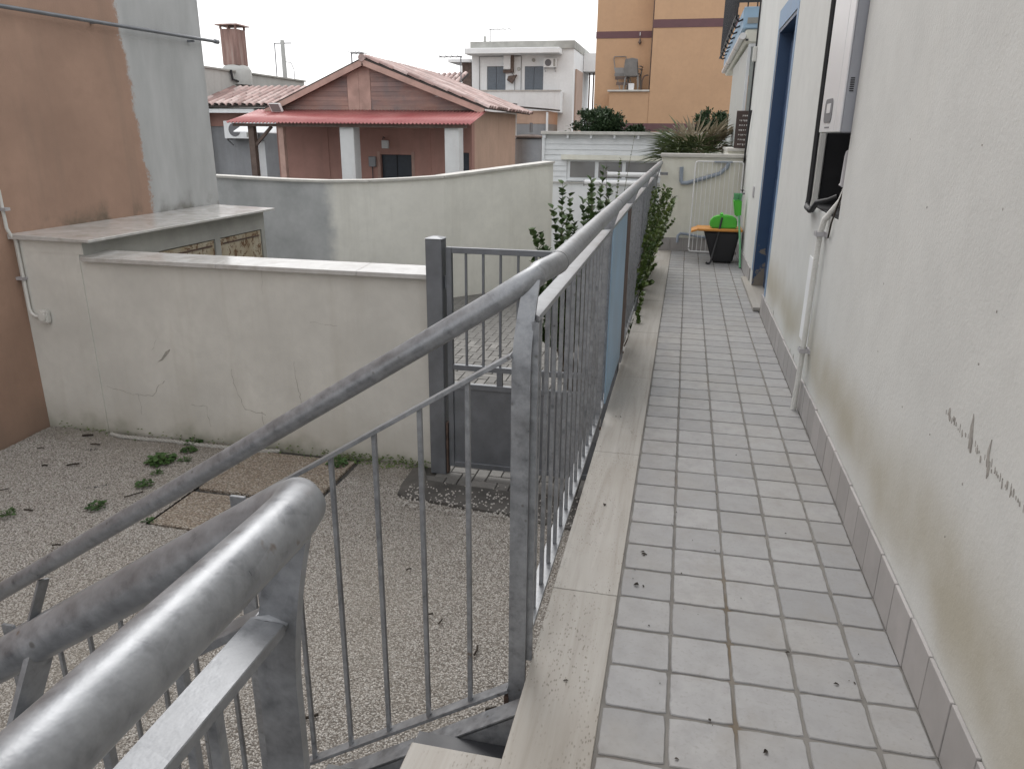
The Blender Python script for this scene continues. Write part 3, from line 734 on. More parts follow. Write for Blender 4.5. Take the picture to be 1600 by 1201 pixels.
stair = empty('outdoor_stair', 'steel stair with travertine treads going down to the gravel yard', 'stairs')
RI, GO_ = 1.2/7, .27
for ys, sg_ in ((.03, 1), (-.76, -1)):
    top = lambda x: -.125+(x+.25)*.655
    prof = [(-.198, top(-.198)), (-.198, top(-.198)-.24), (-1.84, G), (-2.16, G), (-2.05, top(-2.05))]
    st = MB().prism(prof, lambda u, v, t: (u, t, v), ys-.004, ys+.004).build('stringer', 'galvanised_dull', stair)
    MB().bar((-.198, ys+sg_*.026, top(-.198)), (-2.05, ys+sg_*.026, top(-2.05)), .06, .008, (0, 0, 1)).build('flange', 'galvanised', st)
for k in range(1, 7):
    z = -RI*k; x1 = -.185-GO_*(k-1); x0 = x1-GO_-.012
    MB().box(x0, x1, -.70, -.045, z-.03, z).build('tread', 'travertine', stair, bevel=.002)
    MB().box(x0-.005, x1-.01, -.754, .024, z-.05, z-.0305).build('tread_tray', 'dark_steel', stair)

# blue board and rusty plate fixed in the railing
o = MB().box(-.2105, -.2035, 2.02, 2.86, .03, .885).build('blue_board', 'blue_board', None, bevel=.002)
tag(o, 'light blue board standing inside the railing bars', 'board')
o = MB().box(-.2115, -.2045, 2.90, 3.18, .03, .885).build('rusty_plate', 'rusty_steel', None, bevel=.002)
tag(o, 'narrow rusty metal plate on the railing beside the blue board', 'metal plate')

# ---- gate
gate = empty('yard_gate', 'grey painted steel gate with bars over a solid lower panel', 'gate')
p_ = MB().box(-1.642, -1.522, 3.545, 3.655, G, .588).build('gate_post', 'painted_steel', gate, bevel=.004)
MB().hexa([(-1.648, 3.54, .589), (-1.516, 3.54, .589), (-1.516, 3.66, .589), (-1.648, 3.66, .589), (-1.60, 3.585, .603), (-1.565, 3.585, .603), (-1.565, 3.615, .603), (-1.60, 3.615, .603)]).build('post_cap', 'painted_steel', p_)
MB().box(-.36, -.26, 3.545, 3.645, G, .55).build('gate_post', 'painted_steel', gate, bevel=.004)
fr = MB().box(-1.503, -1.463, 3.58, 3.62, G+.06, .53).build('frame_stile', 'painted_steel', gate, bevel=.002)
MB().box(-.43, -.39, 3.58, 3.62, G+.06, .53).build('frame_stile', 'painted_steel', gate, bevel=.002)
for z in (.51, -.345, -.488): MB().box(-1.462, -.431, 3.581, 3.619, z-.02, z+.02).build('frame_rail', 'painted_steel', gate, bevel=.002)
MB().box(-1.462, -.431, 3.581, 3.619, G+.06, G+.10).build('frame_rail', 'painted_steel', gate, bevel=.002)
MB().box(-1.462, -.431, 3.594, 3.604, G+.1005, -.5085).build('solid_panel', 'painted_steel', gate)
bx = None; x = -1.362
while x < -.45:
    if bx is None: o = bx = MB().box(-.008, .008, -.008, .008, -.3245, .4895).build('bar', 'painted_steel', gate)
    else: o = inst(bx, parent=gate)
    o.location = (x, 3.6, 0); x += .1255
for x in (-1.113, -.78): MB().box(x-.02, x+.02, 3.583, 3.617, -.4675, -.3655).build('spacer', 'painted_steel', gate)
for z in (.28, -1.0):
    MB().tube([(-1.512, 3.60, z-.045), (-1.512, 3.60, z+.045)], .012, 10).box(-1.522, -1.503, 3.595, 3.605, z-.012, z+.012).build('hinge', 'rusty_steel' if z < 0 else 'painted_steel', gate)
MB().box(-1.520, -1.505, 3.56, 3.61, G+.01, G+.42).build('rust_streak_plate', 'rusty_steel', gate)

# ================================================================== THINGS ON THE WALKWAY AND HOUSE WALL
# ---- boiler
bo = empty('gas_boiler', 'grey wall boiler set into the niche of the plastered wall', 'boiler')
MB().box(.7015, .90, 1.998, 2.50, 1.302, 2.08).build('casing', 'boiler_side', bo, bevel=.004)
fp = MB().box(.694, .7012, 1.9985, 2.12, 1.304, 2.078).build('front_panel', 'boiler_shell', bo, bevel=.003)
fp = MB().box(.694, .7012, 2.123, 2.4995, 1.304, 2.078).build('front_panel', 'boiler_shell', bo, bevel=.003)
def rrect(y0, y1, z0, z1, r, n=5):
    P = []
    for cy_, cz_, a in ((y1-r, z1-r, 0), (y0+r, z1-r, 90), (y0+r, z0+r, 180), (y1-r, z0+r, 270)):
        P += [(cy_+r*math.cos(R(a+90*i/n)), cz_+r*math.sin(R(a+90*i/n))) for i in range(n+1)]
    return P
MB().prism(rrect(2.21, 2.40, 1.345, 1.445, .03), lambda u, v, t: (t, u, v), .6915, .6938).build('control_panel', 'print_grey', fp)
MB().prism(rrect(2.25, 2.34, 1.385, 1.425, .008), lambda u, v, t: (t, u, v), .6895, .6914).build('display', 'boiler_shell', fp)
MB().prism(rrect(2.24, 2.36, 1.322, 1.328, .002), lambda u, v, t: (t, u, v), .6930, .6938).build('small_print', 'print_grey', fp)
vg = None
for i in range(7):
    MB().box(.712, .728, 1.9955, 1.9978, 1.46+i*.008, 1.4645+i*.008).build('vent_slot', 'black_rubber', bo)
# pipework below
o = MB().tube([(.80, 2.12, 1.30), (.79, 2.12, 1.22)], .012, 10).tube([(.79, 2.12, 1.22), (.785, 2.11, 1.20), (.782, 2.11, 1.09), (.775, 2.112, 1.075)], .034, 16).build('drain_coupling', 'grey_plastic', None, True)
tag(o, 'grey plastic pipe coupling hanging in the niche under the boiler', 'pipe fitting')
cp_ = [(.778, 2.115, 1.08), (.765, 2.13, 1.02), (.742, 2.16, .975), (.722, 2.20, .93), (.716, 2.228, .87), (.716, 2.24, .80), (.715, 2.243, .60), (.714, 2.246, .35), (.711, 2.25, .15), (.708, 2.255, .0015)]
dense = []
for a, b in zip(cp_, cp_[1:]):
    a, b = Vector(a), Vector(b); k = max(2, int((b-a).length/.0035))
    dense += [a.lerp(b, i/k) for i in range(k)]
dense.append(Vector(cp_[-1]))
nd = len(dense)
o = MB().tube(dense, .0165, 12, rfn=lambda t: .0135 if int(round(t*(nd-1))) % 2 else .0115).build('conduit', 'white_plastic', None, False)
tag(o, 'white corrugated conduit running down the house wall to the floor', 'conduit')
for z, y in ((.865, 2.232), (.31, 2.246)):
    MB().bar((.7395, y-.045, z), (.7395, y+.03, z), .012, .02, (0, 0, 1)).box(.697, .7395, y-.028, y-.022, z-.01, z+.01).box(.697, .7395, y+.022, y+.028, z-.01, z+.01).box(.694, .6968, y-.028, y+.028, z-.01, z+.01).build('conduit_clip', 'grey_plastic', o)
o = MB().tube([(.722, 2.752, 2.06), (.724, 2.752, 1.5), (.726, 2.752, .99), (.722, 2.745, .955), (.716, 2.71, .945)], .013, 10).tube([(.716, 2.712, .945), (.716, 2.60, .938)], .015, 10).tube([(.716, 2.60, .938), (.712, 2.52, .945), (.722, 2.47, .985), (.765, 2.42, 1.0), (.80, 2.40, 1.02)], .013, 10).build('rubber_hose', 'black_rubber', None, True)
tag(o, 'black rubber hose along the edge of the boiler niche', 'hose')
o = MB().tube([(.80, 2.10, 1.29), (.79, 2.11, 1.15), (.745, 2.09, .99), (.727, 2.06, .93), (.729, 2.09, .88), (.735, 2.13, .86)], .004, 6).tube([(.79, 2.2, 1.29), (.785, 2.16, 1.2), (.79, 2.13, 1.14)], .004, 6).build('loose_wire', 'debris', None, True)
tag(o, 'thin dark loose wires dangling below the boiler', 'wire')
o = MB().tube([(.726, 7.66, 3.2), (.727, 7.66, 2.2), (.725, 7.655, 1.3), (.722, 7.64, .72), (.724, 7.6, .66)], .009, 8).tube([(.72, 7.3, 1.55), (.715, 7.34, 1.42), (.717, 7.48, 1.2), (.722, 7.62, 1.02)], .010, 8).build('black_cable', 'black_rubber', None, True)
tag(o, 'black cable down the far corner of the house wall', 'cable')
o = MB().box(.700, .7404, 7.62, 7.69, 2.05, 2.20).build('cable_box', 'white_plastic', None, bevel=.006); tag(o, 'small cream box high on the far corner of the house', 'junction box')
o = MB().prism(rrect(6.12, 6.24, .74, .84, .012), lambda u, v, t: (t, u, v), .731, .7402).build('switch_plate', 'grey_plastic', None); tag(o, 'small flat plate on the wall beyond the blue door', 'switch')
o = empty('wall_tap', 'small metal tap on the far end of the house wall', 'tap')
MB().tube([(.74, 7.25, .70), (.70, 7.25, .70), (.685, 7.25, .69), (.68, 7.25, .66)], .010, 8).build('spout', 'thin_metal', o, True)
MB().tube([(.71, 7.25, .705), (.71, 7.25, .73)], .005, 8).box(.69, .73, 7.245, 7.255, .73, .738).build('tap_handle', 'dark_steel', o)

# ---- drying rack leaning on the end wall
rk = empty('drying_rack', 'white wire drying rack leaning against the end wall', 'drying rack')
def rkp(x, z): return (x, 7.50+.12*z, z)
def rkc(x, z, a): return [rkp(x+.03*math.cos(R(a-90*i/4)), z+.03*math.sin(R(a-90*i/4))) for i in range(5)]
loop = [rkp(.195, .06)]+rkc(.228, .985, 180)+rkc(.69, .985, 90)+rkc(.688, .05, 0)+rkc(.225, .05, -90)
MB().tube(loop, .0085, 8).build('frame', 'white_enamel', rk, True)
for i in range(10):
    x = .235+i*.049
    MB().tube([rkp(x, .022), rkp(x-.001, .5), rkp(x, 1.013)], .003, 6).build('wire', 'white_enamel', rk, True)
# ---- blue-grey plastic pieces on the end wall
o = MB().tube([(.045, 7.635, .95), (.05, 7.635, .80), (.065, 7.633, .775), (.12, 7.633, .775), (.30, 7.633, .83), (.47, 7.633, .885), (.54, 7.634, .95), (.56, 7.634, 1.0)], .022, 8).box(.40, .60, 7.612, 7.66, 1.005, 1.02).build('blue_grey_pipe', 'bluegrey_plastic', None, True)
tag(o, 'bent blue-grey arm on the end wall behind the drying rack', 'wall bracket')
o = MB().tube([(.06, 7.60, .10), (.062, 7.61, .18), (.09, 7.62, .205), (.16, 7.62, .20), (.30, 7.625, .175), (.45, 7.63, .165)], .016, 8).build('hose_end', 'bluegrey_plastic', None, True)
tag(o, 'short grey hose end hooked low behind the drying rack', 'hose')
# ---- black tub and cleaning things
tb = empty('black_tub', 'black tapered tub with an orange rim in the corner', 'tub')
def ring(cx_, cy_, w, d, z): return [(cx_-w, cy_-d, z), (cx_+w, cy_-d, z), (cx_+w, cy_+d, z), (cx_-w, cy_+d, z)]
MB().hexa(ring(.545, 6.93, .105, .10, .004)+ring(.515, 6.95, .185, .15, .335)).build('body', 'bucket_black', tb, bevel=.018, seg=3)
MB().hexa(ring(.495, 6.95, .225, .165, .336)+ring(.49, 6.95, .235, .17, .362)).build('rim', 'plastic_orange', tb, bevel=.006)
MB().hexa([(.20, 6.80, .315), (.27, 6.78, .34), (.27, 7.08, .34), (.20, 7.06, .315), (.20, 6.80, .34), (.27, 6.78, .362), (.27, 7.08, .362), (.20, 7.06, .34)]).build('rim_lip', 'plastic_orange', tb, bevel=.005)
dp_ = empty('dustpan', 'bright green rounded dustpan lying on the black tub', 'dustpan')
prof = [(.40, .364), (.385, .40), (.39, .44), (.42, .475), (.47, .492), (.56, .497), (.63, .485), (.665, .45), (.665, .364)]
MB().prism(prof, lambda u, v, t: (u, t, v), 6.85, 6.98).build('pan', 'plastic_green', dp_, bevel=.012, seg=2)
MB().tube([(.50, 6.915, .49), (.50, 6.90, .515)], .018, 8).build('socket', 'plastic_green', dp_, True)
o = MB().tube([(.505, 6.84, .475), (.47, 6.78, .25), (.43, 6.73, .05), (.418, 6.715, .016), (.395, 6.71, .010), (.375, 6.715, .02)], .011, 8).build('black_stick', 'black_rubber', None, True)
tag(o, 'thin black hooked stick leaning on the tub', 'stick')
br = empty('broom', 'upside-down green broom leaning in the corner beside the tub', 'broom')
MB().tube([(.715, 6.55, .004), (.70, 6.70, .25), (.672, 6.86, .50)], .011, 8).build('broom_handle', 'plastic_green_pale', br, True)
MB().hexa(ring(.665, 6.90, .032, .05, .49)+ring(.645, 6.93, .042, .09, .66)).build('broom_head', 'plastic_green', br, bevel=.012, seg=2)
bb = MB()
for i in range(90):
    x, y = .645+rnd.uniform(-.04, .04), 6.93+rnd.uniform(-.085, .085)
    bb.tube([(x, y, .655), (x+rnd.uniform(-.012, .012), y+rnd.uniform(-.012, .012), .72)], .0028, 4)
bb.build('bristles', 'plastic_green_pale', br)

# ---- litter on the walkway
lt = MB()
def crumb(x, y, z, s):
    a = rnd.uniform(0, 6.28); d = Vector((math.cos(a), math.sin(a), 0))
    lt.leaf((x, y, z+.002), d, (rnd.uniform(-.3, .3), rnd.uniform(-.3, .3), 1), s, s*rnd.uniform(.35, .7), rnd.uniform(.2, .6))
for x, y, s in ((-.10, 1.02, .022), (-.09, .06, .02), (-.145, .75, .008), (.05, .70, .03), (.062, .715, .02), (.055, .52, .024), (.065, .525, .018), (.04, .60, .012), (-.03, .47, .008), (.18, .62, .010), (.28, .78, .012), (.25, .0, .016), (.46, .30, .018), (.55, .20, .02), (.36, -.07, .022), (.17, -.13, .014), (.60, .22, .014), (.09, .33, .010), (.13, .10, .009), (.40, 1.6, .01), (.30, 1.2, .01), (.16, 1.02, .008), (-.12, 1.93, .02), (-.14, 1.94, .014), (-.17, 1.55, .012), (-.05, 1.75, .012), (-.13, .42, .010), (.35, .52, .008), (.52, .95, .01)):
    s *= .72; crumb(x, y, 0, s)
    if rnd.random() < .5: crumb(x+rnd.uniform(-.02, .02), y+rnd.uniform(-.02, .02), 0, s*.4)
for i in range(60): crumb(rnd.uniform(-.18, .70), rnd.uniform(-.5, 4), 0, rnd.uniform(.002, .005))
o = lt.build('leaf_crumbs', 'debris'); stuff(o); tag(o, 'dark dry crumbs and leaf bits scattered over the walkway', 'litter')

# ================================================================== YARD THINGS
jb = empty('junction_box', 'pale electric box on the yard wall at the end of its conduit', 'junction box')
MB().box(-5.055, -4.965, 3.60, 3.6515, -.245, -.135).build('box', 'white_plastic', jb, bevel=.012, seg=2)
MB().tube([(-5.01, 3.599, -.19), (-5.01, 3.592, -.19)], .034, 14).build('lid', 'white_plastic', jb, True)
o = MB().tube([(-5.05, 3.63, -.195), (-5.10, 3.63, -.195), (-5.135, 3.63, -.175), (-5.15, 3.63, -.13), (-5.15, 3.63, .43), (-5.16, 3.60, .475), (-5.175, 3.588, .53), (-5.178, 3.588, .82), (-5.178, 3.57, .87), (-5.178, 3.53, .90), (-5.178, 3.0, .905)], .0135, 10).build('white_conduit', 'white_plastic', None, True)
tag(o, 'thin white conduit in the corner of the terracotta house', 'conduit')
for z in (.12, .68): MB().box(-5.20, -5.13, 3.565 if z > .4 else 3.605, 3.615 if z > .4 else 3.6515, z-.012, z+.012).build('conduit_clip', 'grey_plastic', o)
o = MB().tube([(-5.12, -4, 2.10), (-5.12, 3.9, 2.175), (-5.12, 6.70, 2.228)], .017, 12).build('wall_pipe', 'painted_steel', None, True)
tag(o, 'long grey pipe across the top of the terracotta wall', 'pipe')
MB().tube([(-5.12, 6.68, 2.228), (-5.12, 6.74, 2.229)], .024, 12).build('end_cap', 'painted_steel', o, True)
for y in (4.9, 6.3): MB().bar((-5.20, y, 2.19), (-5.12, y, 2.19+.0), .02, .02).build('bracket', 'painted_steel', o)
o_pts = [(-4.53, 3.60), (-4.42, 3.575), (-4.2, 3.572), (-3.95, 3.585), (-3.7, 3.57), (-3.4, 3.575), (-3.2, 3.55), (-2.95, 3.62)]
rp = MB(); full = []
for a, b in zip(o_pts, o_pts[1:]):
    for i in range(26): t = i/26; full.append(Vector((a[0]+(b[0]-a[0])*t, a[1]+(b[1]-a[1])*t, G+.017)))
for ph_ in range(3):
    rp.tube([p+Vector((0, .009*math.cos(i*.55+ph_*2.094), .009*math.sin(i*.55+ph_*2.094))) for i, p in enumerate(full)], .0085, 6)
o = rp.build('rope', 'rope', None, True); tag(o, 'old pale twisted rope lying along the foot of the yard wall', 'rope')

def weed(x, y, r, n, label, h=.5, z=G, seed=1):
    rr_ = random.Random(seed); r *= .66; mb = MB(); e = empty('weed', label, 'weed', 'weeds in the gravel')
    st_ = MB()
    for i in range(n):
        a = rr_.uniform(0, 6.28); q = r*math.sqrt(rr_.random()); hh = r*h*rr_.uniform(.3, 1)*(1.2-q/r)
        p = Vector((x+q*math.cos(a), y+q*math.sin(a), z+.008+hh))
        d = Vector((math.cos(a+rr_.uniform(-.9, .9)), math.sin(a+rr_.uniform(-.9, .9)), rr_.uniform(-.1, .5)))
        L_ = r*rr_.uniform(.35, .6); mb.leaf(p, d, (rr_.uniform(-.4, .4), rr_.uniform(-.4, .4), 1), L_, L_*.75, .15)
        if i % 3 == 0: st_.tube([(x, y, z), p], .0022, 4, False)
    stuff(mb.build('leaves', 'leaf_weed', e)); st_.build('stems', 'leaf_weed', e)
weed(-3.77, 3.23, .13, 120, 'largest green weed clump in the gravel near the yard wall', .6, seed=1)
weed(-3.60, 3.28, .07, 26, 'thin straggling weed right of the largest clump', .3, seed=2)
weed(-3.705, 2.46, .085, 60, 'round low weed alone in the gravel', .5, seed=3)
weed(-4.22, 2.22, .08, 34, 'loose weed at the left edge of the yard', .8, seed=4)
weed(-3.69, 3.46, .08, 54, 'small dark weed beside the rope', .6, seed=5)
weed(-3.62, 2.84, .085, 46, 'trailing weed at the corner of the gravel slabs', .35, seed=6)
weed(-3.66, 3.03, .06, 26, 'small weed just behind the trailing one', .6, seed=7)
weed(-3.22, 2.36, .06, 22, 'tiny weed in the joint of the two gravel slabs', .5, seed=8)
weed(-2.40, 3.50, .10, 60, 'broad dark weed against the yard wall near the gate', .9, seed=9)
weed(-3.75, 3.62, .10, 50, 'dull weed behind the rope at the wall foot', .6, seed=10)
weed(-.32, 1.32, .05, 20, 'weed tuft by the railing post foot in the gravel', .6, seed=11)
weed(-.34, 1.75, .04, 18, 'upper weed tuft beside the railing post', .6, seed=12)
ms = MB(); rm = random.Random(5)
for i in range(520):
    x = rm.uniform(-2.6, -1.68) if i < 380 else rm.uniform(-5.1, -2.6); d_ = abs(rm.gauss(0, .05))
    p = (x, 3.652-d_, G+.004+rm.uniform(0, .07)*max(0, 1-d_/.06)); a = rm.uniform(0, 6.28)
    ms.leaf(p, (math.cos(a), math.sin(a), rm.uniform(0, .6)), (0, -.4, 1), rm.uniform(.012, .028), .012)
o = ms.build('moss', 'leaf_mid'); stuff(o); tag(o, 'low moss and seedlings along the foot of the yard wall', 'moss')
db = MB(); rb_ = random.Random(8)
def twig(x, y, L_, a, r=.006):
    r *= .55; L_ *= .85
    db.tube([(x, y, G+.012), (x+L_*.5*math.cos(a), y+L_*.5*math.sin(a), G+.018), (x+L_*math.cos(a+.2), y+L_*math.sin(a+.2), G+.013)], r, 5)
for x, y, L_, a, r in ((-4.75, 3.52, .10, .2, .018), (-4.55, 3.38, .10, -.1, .012), (-4.42, 2.98, .10, .4, .013), (-4.6, 2.93, .05, 0, .014), (-4.62, 2.45, .16, .5, .008), (-4.66, 2.4, .07, .3, .008), (-3.62, 2.62, .15, .75, .009), (-4.15, 2.30, .08, -.2, .012), (-3.42, 2.28, .05, .2, .016), (-3.45, 2.42, .04, .1, .012), (-3.6, 1.95, .06, .1, .01), (-2.1, 1.6, .05, .6, .008), (-1.1, 1.8, .06, .4, .009), (-1.0, 1.75, .05, 1.2, .008), (-.75, 1.55, .09, 1.4, .010), (-1.4, .95, .11, .35, .013), (-.6, 1.2, .06, .3, .013), (-2.6, 1.2, .05, .9, .008), (-3.0, 1.3, .06, 2, .007), (-4.9, 3.2, .06, .2, .008), (-1.35, 2.2, .04, .5, .008)):
    twig(x, y, L_, a, r)
for i in range(70): twig(rb_.uniform(-5.1, -.4), rb_.uniform(.6, 3.5), rb_.uniform(.01, .035), rb_.uniform(0, 6.28), rb_.uniform(.0015, .003))
o = db.build('twig_litter', 'debris', None, True); stuff(o); tag(o, 'dark twigs and bark bits strewn over the gravel', 'litter')
gs = MB(); r3 = random.Random(9)
for i in range(520):
    x, y = r3.uniform(-1.72, -.3), 2.95+abs(r3.gauss(.06, .2))
    if y > 3.5: continue
    s = r3.uniform(.003, .008); z = G+.014
    gs.hexa([(x-s, y-s, z), (x+s, y-s*.8, z), (x+s*.9, y+s, z), (x-s*.7, y+s*.8, z), (x-s*.5, y-s*.4, z+s), (x+s*.4, y-s*.4, z+s), (x+s*.4, y+s*.5, z+s), (x-s*.4, y+s*.4, z+s)])
o = gs.build('stray_pebbles', 'gravel'); stuff(o); tag(o, 'white pebbles scattered on the dark concrete by the gate', 'pebbles')
o = MB().bar((-.262, .19, -.72), (-.262, .145, -.13), .05, .012, (1, 0, 0)).build('rusty_strap', 'rusty_steel', None); tag(o, 'short rusty strap under the foot of the railing post', 'metal strap')

# ================================================================== PLANTS
def sprig(mb, st_, base, top, n, L_, rr_, bend=.08, r0=.006, start=.25):
    base, top = Vector(base), Vector(top); off = Vector((rr_.uniform(-bend, bend), rr_.uniform(-bend, bend), 0))
    P = [base.lerp(top, t)+off*(math.sin(math.pi*t)) for t in [i/7 for i in range(8)]]
    st_.tube(P, r0, 5, False, rfn=lambda t: r0*(1-.75*t))
    ax = (top-base).normalized()
    for i in range(n):
        t = start+(1-start)*i/n+rr_.uniform(-.01, .01); k = min(6, int(t*7)); p = P[k].lerp(P[k+1], t*7-k)
        a = i*2.4+rr_.uniform(-.5, .5); side = Vector((math.cos(a), math.sin(a), 0))
        d = side*.75+ax*rr_.uniform(.6, 1.5); mb.leaf(p, d, ax+side*-.3, L_*rr_.uniform(.7, 1.15)*(1-.25*t), L_*.72*rr_.uniform(.8, 1.15), .15)
bush = empty('leafy_bush', 'dark leafy bush with upright shoots behind the handrail', 'bush')
rr_ = random.Random(21); lv, st_ = MB(), MB()
bs = (-.66, 4.75, G)
tops = [(-.85, 4.6, .93), (-1.09, 4.6, .56), (-.94, 4.7, .72), (-.80, 4.5, .66), (-.70, 4.7, .80), (-.62, 4.55, .98), (-.66, 4.9, .86), (-.56, 4.8, .78), (-.78, 4.9, .60), (-.95, 4.55, .42), (-.88, 4.45, .38), (-.52, 5.1, .90), (-.60, 5.3, 1.02), (-.45, 5.2, .80), (-1.02, 4.7, .36), (-.72, 4.4, .44), (-.58, 4.4, .50), (-.5, 4.5, .6), (-.9, 4.9, .5), (-.98, 4.4, .15), (-1.04, 4.6, .05), (-.84, 4.3, .1), (-.7, 4.3, .2)]
for tx, ty, tz in tops:
    b_ = (bs[0]*.55+tx*.45, bs[1]*.5+ty*.5, -.5)
    st_.tube([bs, b_], .008, 5, False)
    sprig(lv, st_, b_, (tx, ty, tz), 44, .082, rr_, .05, .0055, .25)
    sprig(lv, st_, b_, (tx+rr_.uniform(-.1, .1), ty+rr_.uniform(-.1, .25), tz-rr_.uniform(.08, .35)), 40, .080, rr_, .05, .005, .2)
stuff(lv.build('foliage', 'leaf_dark', bush)); st_.build('stems', 'twig', bush)
tl = empty('wispy_shoot', 'tall thin bare shoots rising above the handrail near the cabin', 'plant')
lv, st_ = MB(), MB()
sprig(lv, st_, (-.42, 5.0, -.3), (-.33, 5.0, 1.30), 46, .014, rr_, .05, .004, .5)
sprig(lv, st_, (-.47, 5.0, -.3), (-.55, 5.0, 1.06), 30, .016, rr_, .05, .004, .4)
sprig(lv, st_, (-.40, 5.3, -.3), (-.46, 5.3, 1.10), 26, .035, rr_, .06, .004, .6)
stuff(lv.build('foliage', 'leaf_mid', tl)); st_.build('stems', 'twig', tl)
vine = empty('railing_shrub', 'glossy green shrub pushing through the far railing onto the walkway', 'shrub')
rr_ = random.Random(5); lv, st_ = MB(), MB()
for i in range(52):
    by = rr_.uniform(4.6, 6.3); x0 = -.27
    base = (x0-rr_.uniform(0, .12), by, rr_.uniform(-.25, .15))
    t = rr_.random()
    top = (-.20+.23*rr_.random()*(.35+.65*t), by+rr_.uniform(-.25, .35), .12+.72*t)
    sprig(lv, st_, base, top, 40, .052, rr_, .05, .004, .25)
for tx, ty, tz in ((.025, 5.6, .76), (-.02, 5.7, .80), (-.08, 5.5, .86), (.0, 5.9, .66), (.03, 5.8, .55), (-.1, 5.3, .70), (-.16, 4.6, .32), (-.15, 4.2, .16), (-.16, 3.9, .05)):
    sprig(lv, st_, (-.26, ty-.1, min(0, tz-.4)), (tx, ty, tz), 44, .052, rr_, .05, .005, .2)
stuff(lv.build('foliage', 'leaf_mid', vine)); st_.build('stems', 'twig', vine)
# fan palm behind the end wall
palm = empty('fan_palm', 'fan palm with green and dried fronds behind the end wall', 'palm')
MB().tube([(.22, 9.7, G), (.20, 9.7, .2), (.22, 9.68, .95)], .11, 12, rfn=lambda t: .13-.03*t).build('trunk', 'twig', palm, True)
rp_ = random.Random(3)
def frond(az, el, stem, fan, dry, n=17, c0=(.20, 9.68, 1.02)):
    d = Vector((math.cos(az)*math.cos(el), math.sin(az)*math.cos(el), math.sin(el))); c = Vector(c0); h = c+d*stem
    mb = MB().tube([c, c+d*stem*.5+Vector((0, 0, .02)), h], .007, 5, False)
    side = d.cross(Vector((0, 0, 1))).normalized(); up = side.cross(d)
    for i in range(n):
        a = R(-105+210*i/(n-1)); ld = d*math.cos(a)+side*math.sin(a)+up*rp_.uniform(-.12, .2)
        L_ = fan*(.75+.25*math.cos(a))*rp_.uniform(.85, 1.1); ld.normalize()
        w = side*math.cos(a)-d*math.sin(a); droop = Vector((0, 0, -.10 if not dry else -.03))
        b = len(mb.v); m1 = h+ld*L_*.55+up*.01; tip = h+ld*L_+droop*L_
        mb.v += [tuple(h), tuple(m1+w*.017), tuple(tip), tuple(m1-w*.017), tuple(m1-up*.012)]
        mb.f += [(b, b+1, b+4), (b+1, b+2, b+4), (b, b+4, b+3), (b+4, b+2, b+3)]
    mb.build('frond', 'leaf_dry' if dry else 'leaf_palm', palm)
for i in range(11): frond(R(150+rp_.uniform(-45, 75)), R(rp_.uniform(-5, 45)), rp_.uniform(.18, .42), rp_.uniform(.42, .55), False)
for i in range(8): frond(R(rp_.uniform(190, 330)), R(rp_.uniform(5, 60)), rp_.uniform(.15, .35), rp_.uniform(.35, .45), False)
for i in range(15): frond(R(rp_.uniform(-60, 130)), R(rp_.uniform(10, 75)), rp_.uniform(.15, .42), rp_.uniform(.3, .42), True)
def shrub(name, label, c, rx, ry, rz_, n, seed, leaf=.085):
    e = empty(name, label, 'shrub'); q = random.Random(seed); mb, tr = MB(), MB()
    tr.tube([(c[0], c[1], G), (c[0]+.05, c[1], c[2]-rz_*.6)], .05, 7)
    cl = []
    for i in range(70):
        v = Vector((q.gauss(0, 1), q.gauss(0, 1), q.gauss(.25, 1))).normalized()*(q.random()**.45)
        p = Vector((c[0]+v.x*rx*.9, c[1]+v.y*ry*.9, c[2]+v.z*rz_*.88)); cl.append((p, v)); tr.tube([(c[0], c[1], c[2]-rz_*.6), p], .010, 4, False)
    for i in range(n):
        p0, v = q.choice(cl); p = p0+Vector((q.gauss(0, rx*.10), q.gauss(0, ry*.10), q.gauss(0, rz_*.10)))
        d = v*.8+Vector((q.gauss(0, .6), q.gauss(0, .6), q.gauss(.3, .5)))
        mb.leaf(p, d, (q.gauss(0, .5), q.gauss(0, .5), 1), leaf*q.uniform(.6, 1.2), leaf*.42, .2)
    stuff(mb.build('crown', 'leaf_far', e)); tr.build('trunk', 'twig', e)
shrub('evergreen_shrub', 'rounded dark evergreen shrub showing above the white cabin roof', (-1.98, 17, 1.32), .76, .6, .56, 12000, 4)
shrub('evergreen_shrub', 'dark shrub beside the veranda in front of the orange block', (.60, 17, 1.40), .50, .5, .46, 6000, 6)
shrub('evergreen_shrub', 'small dark shrub low between cabin roof and orange block', (-1.15, 17.4, 1.22), .35, .4, .28, 2600, 7)

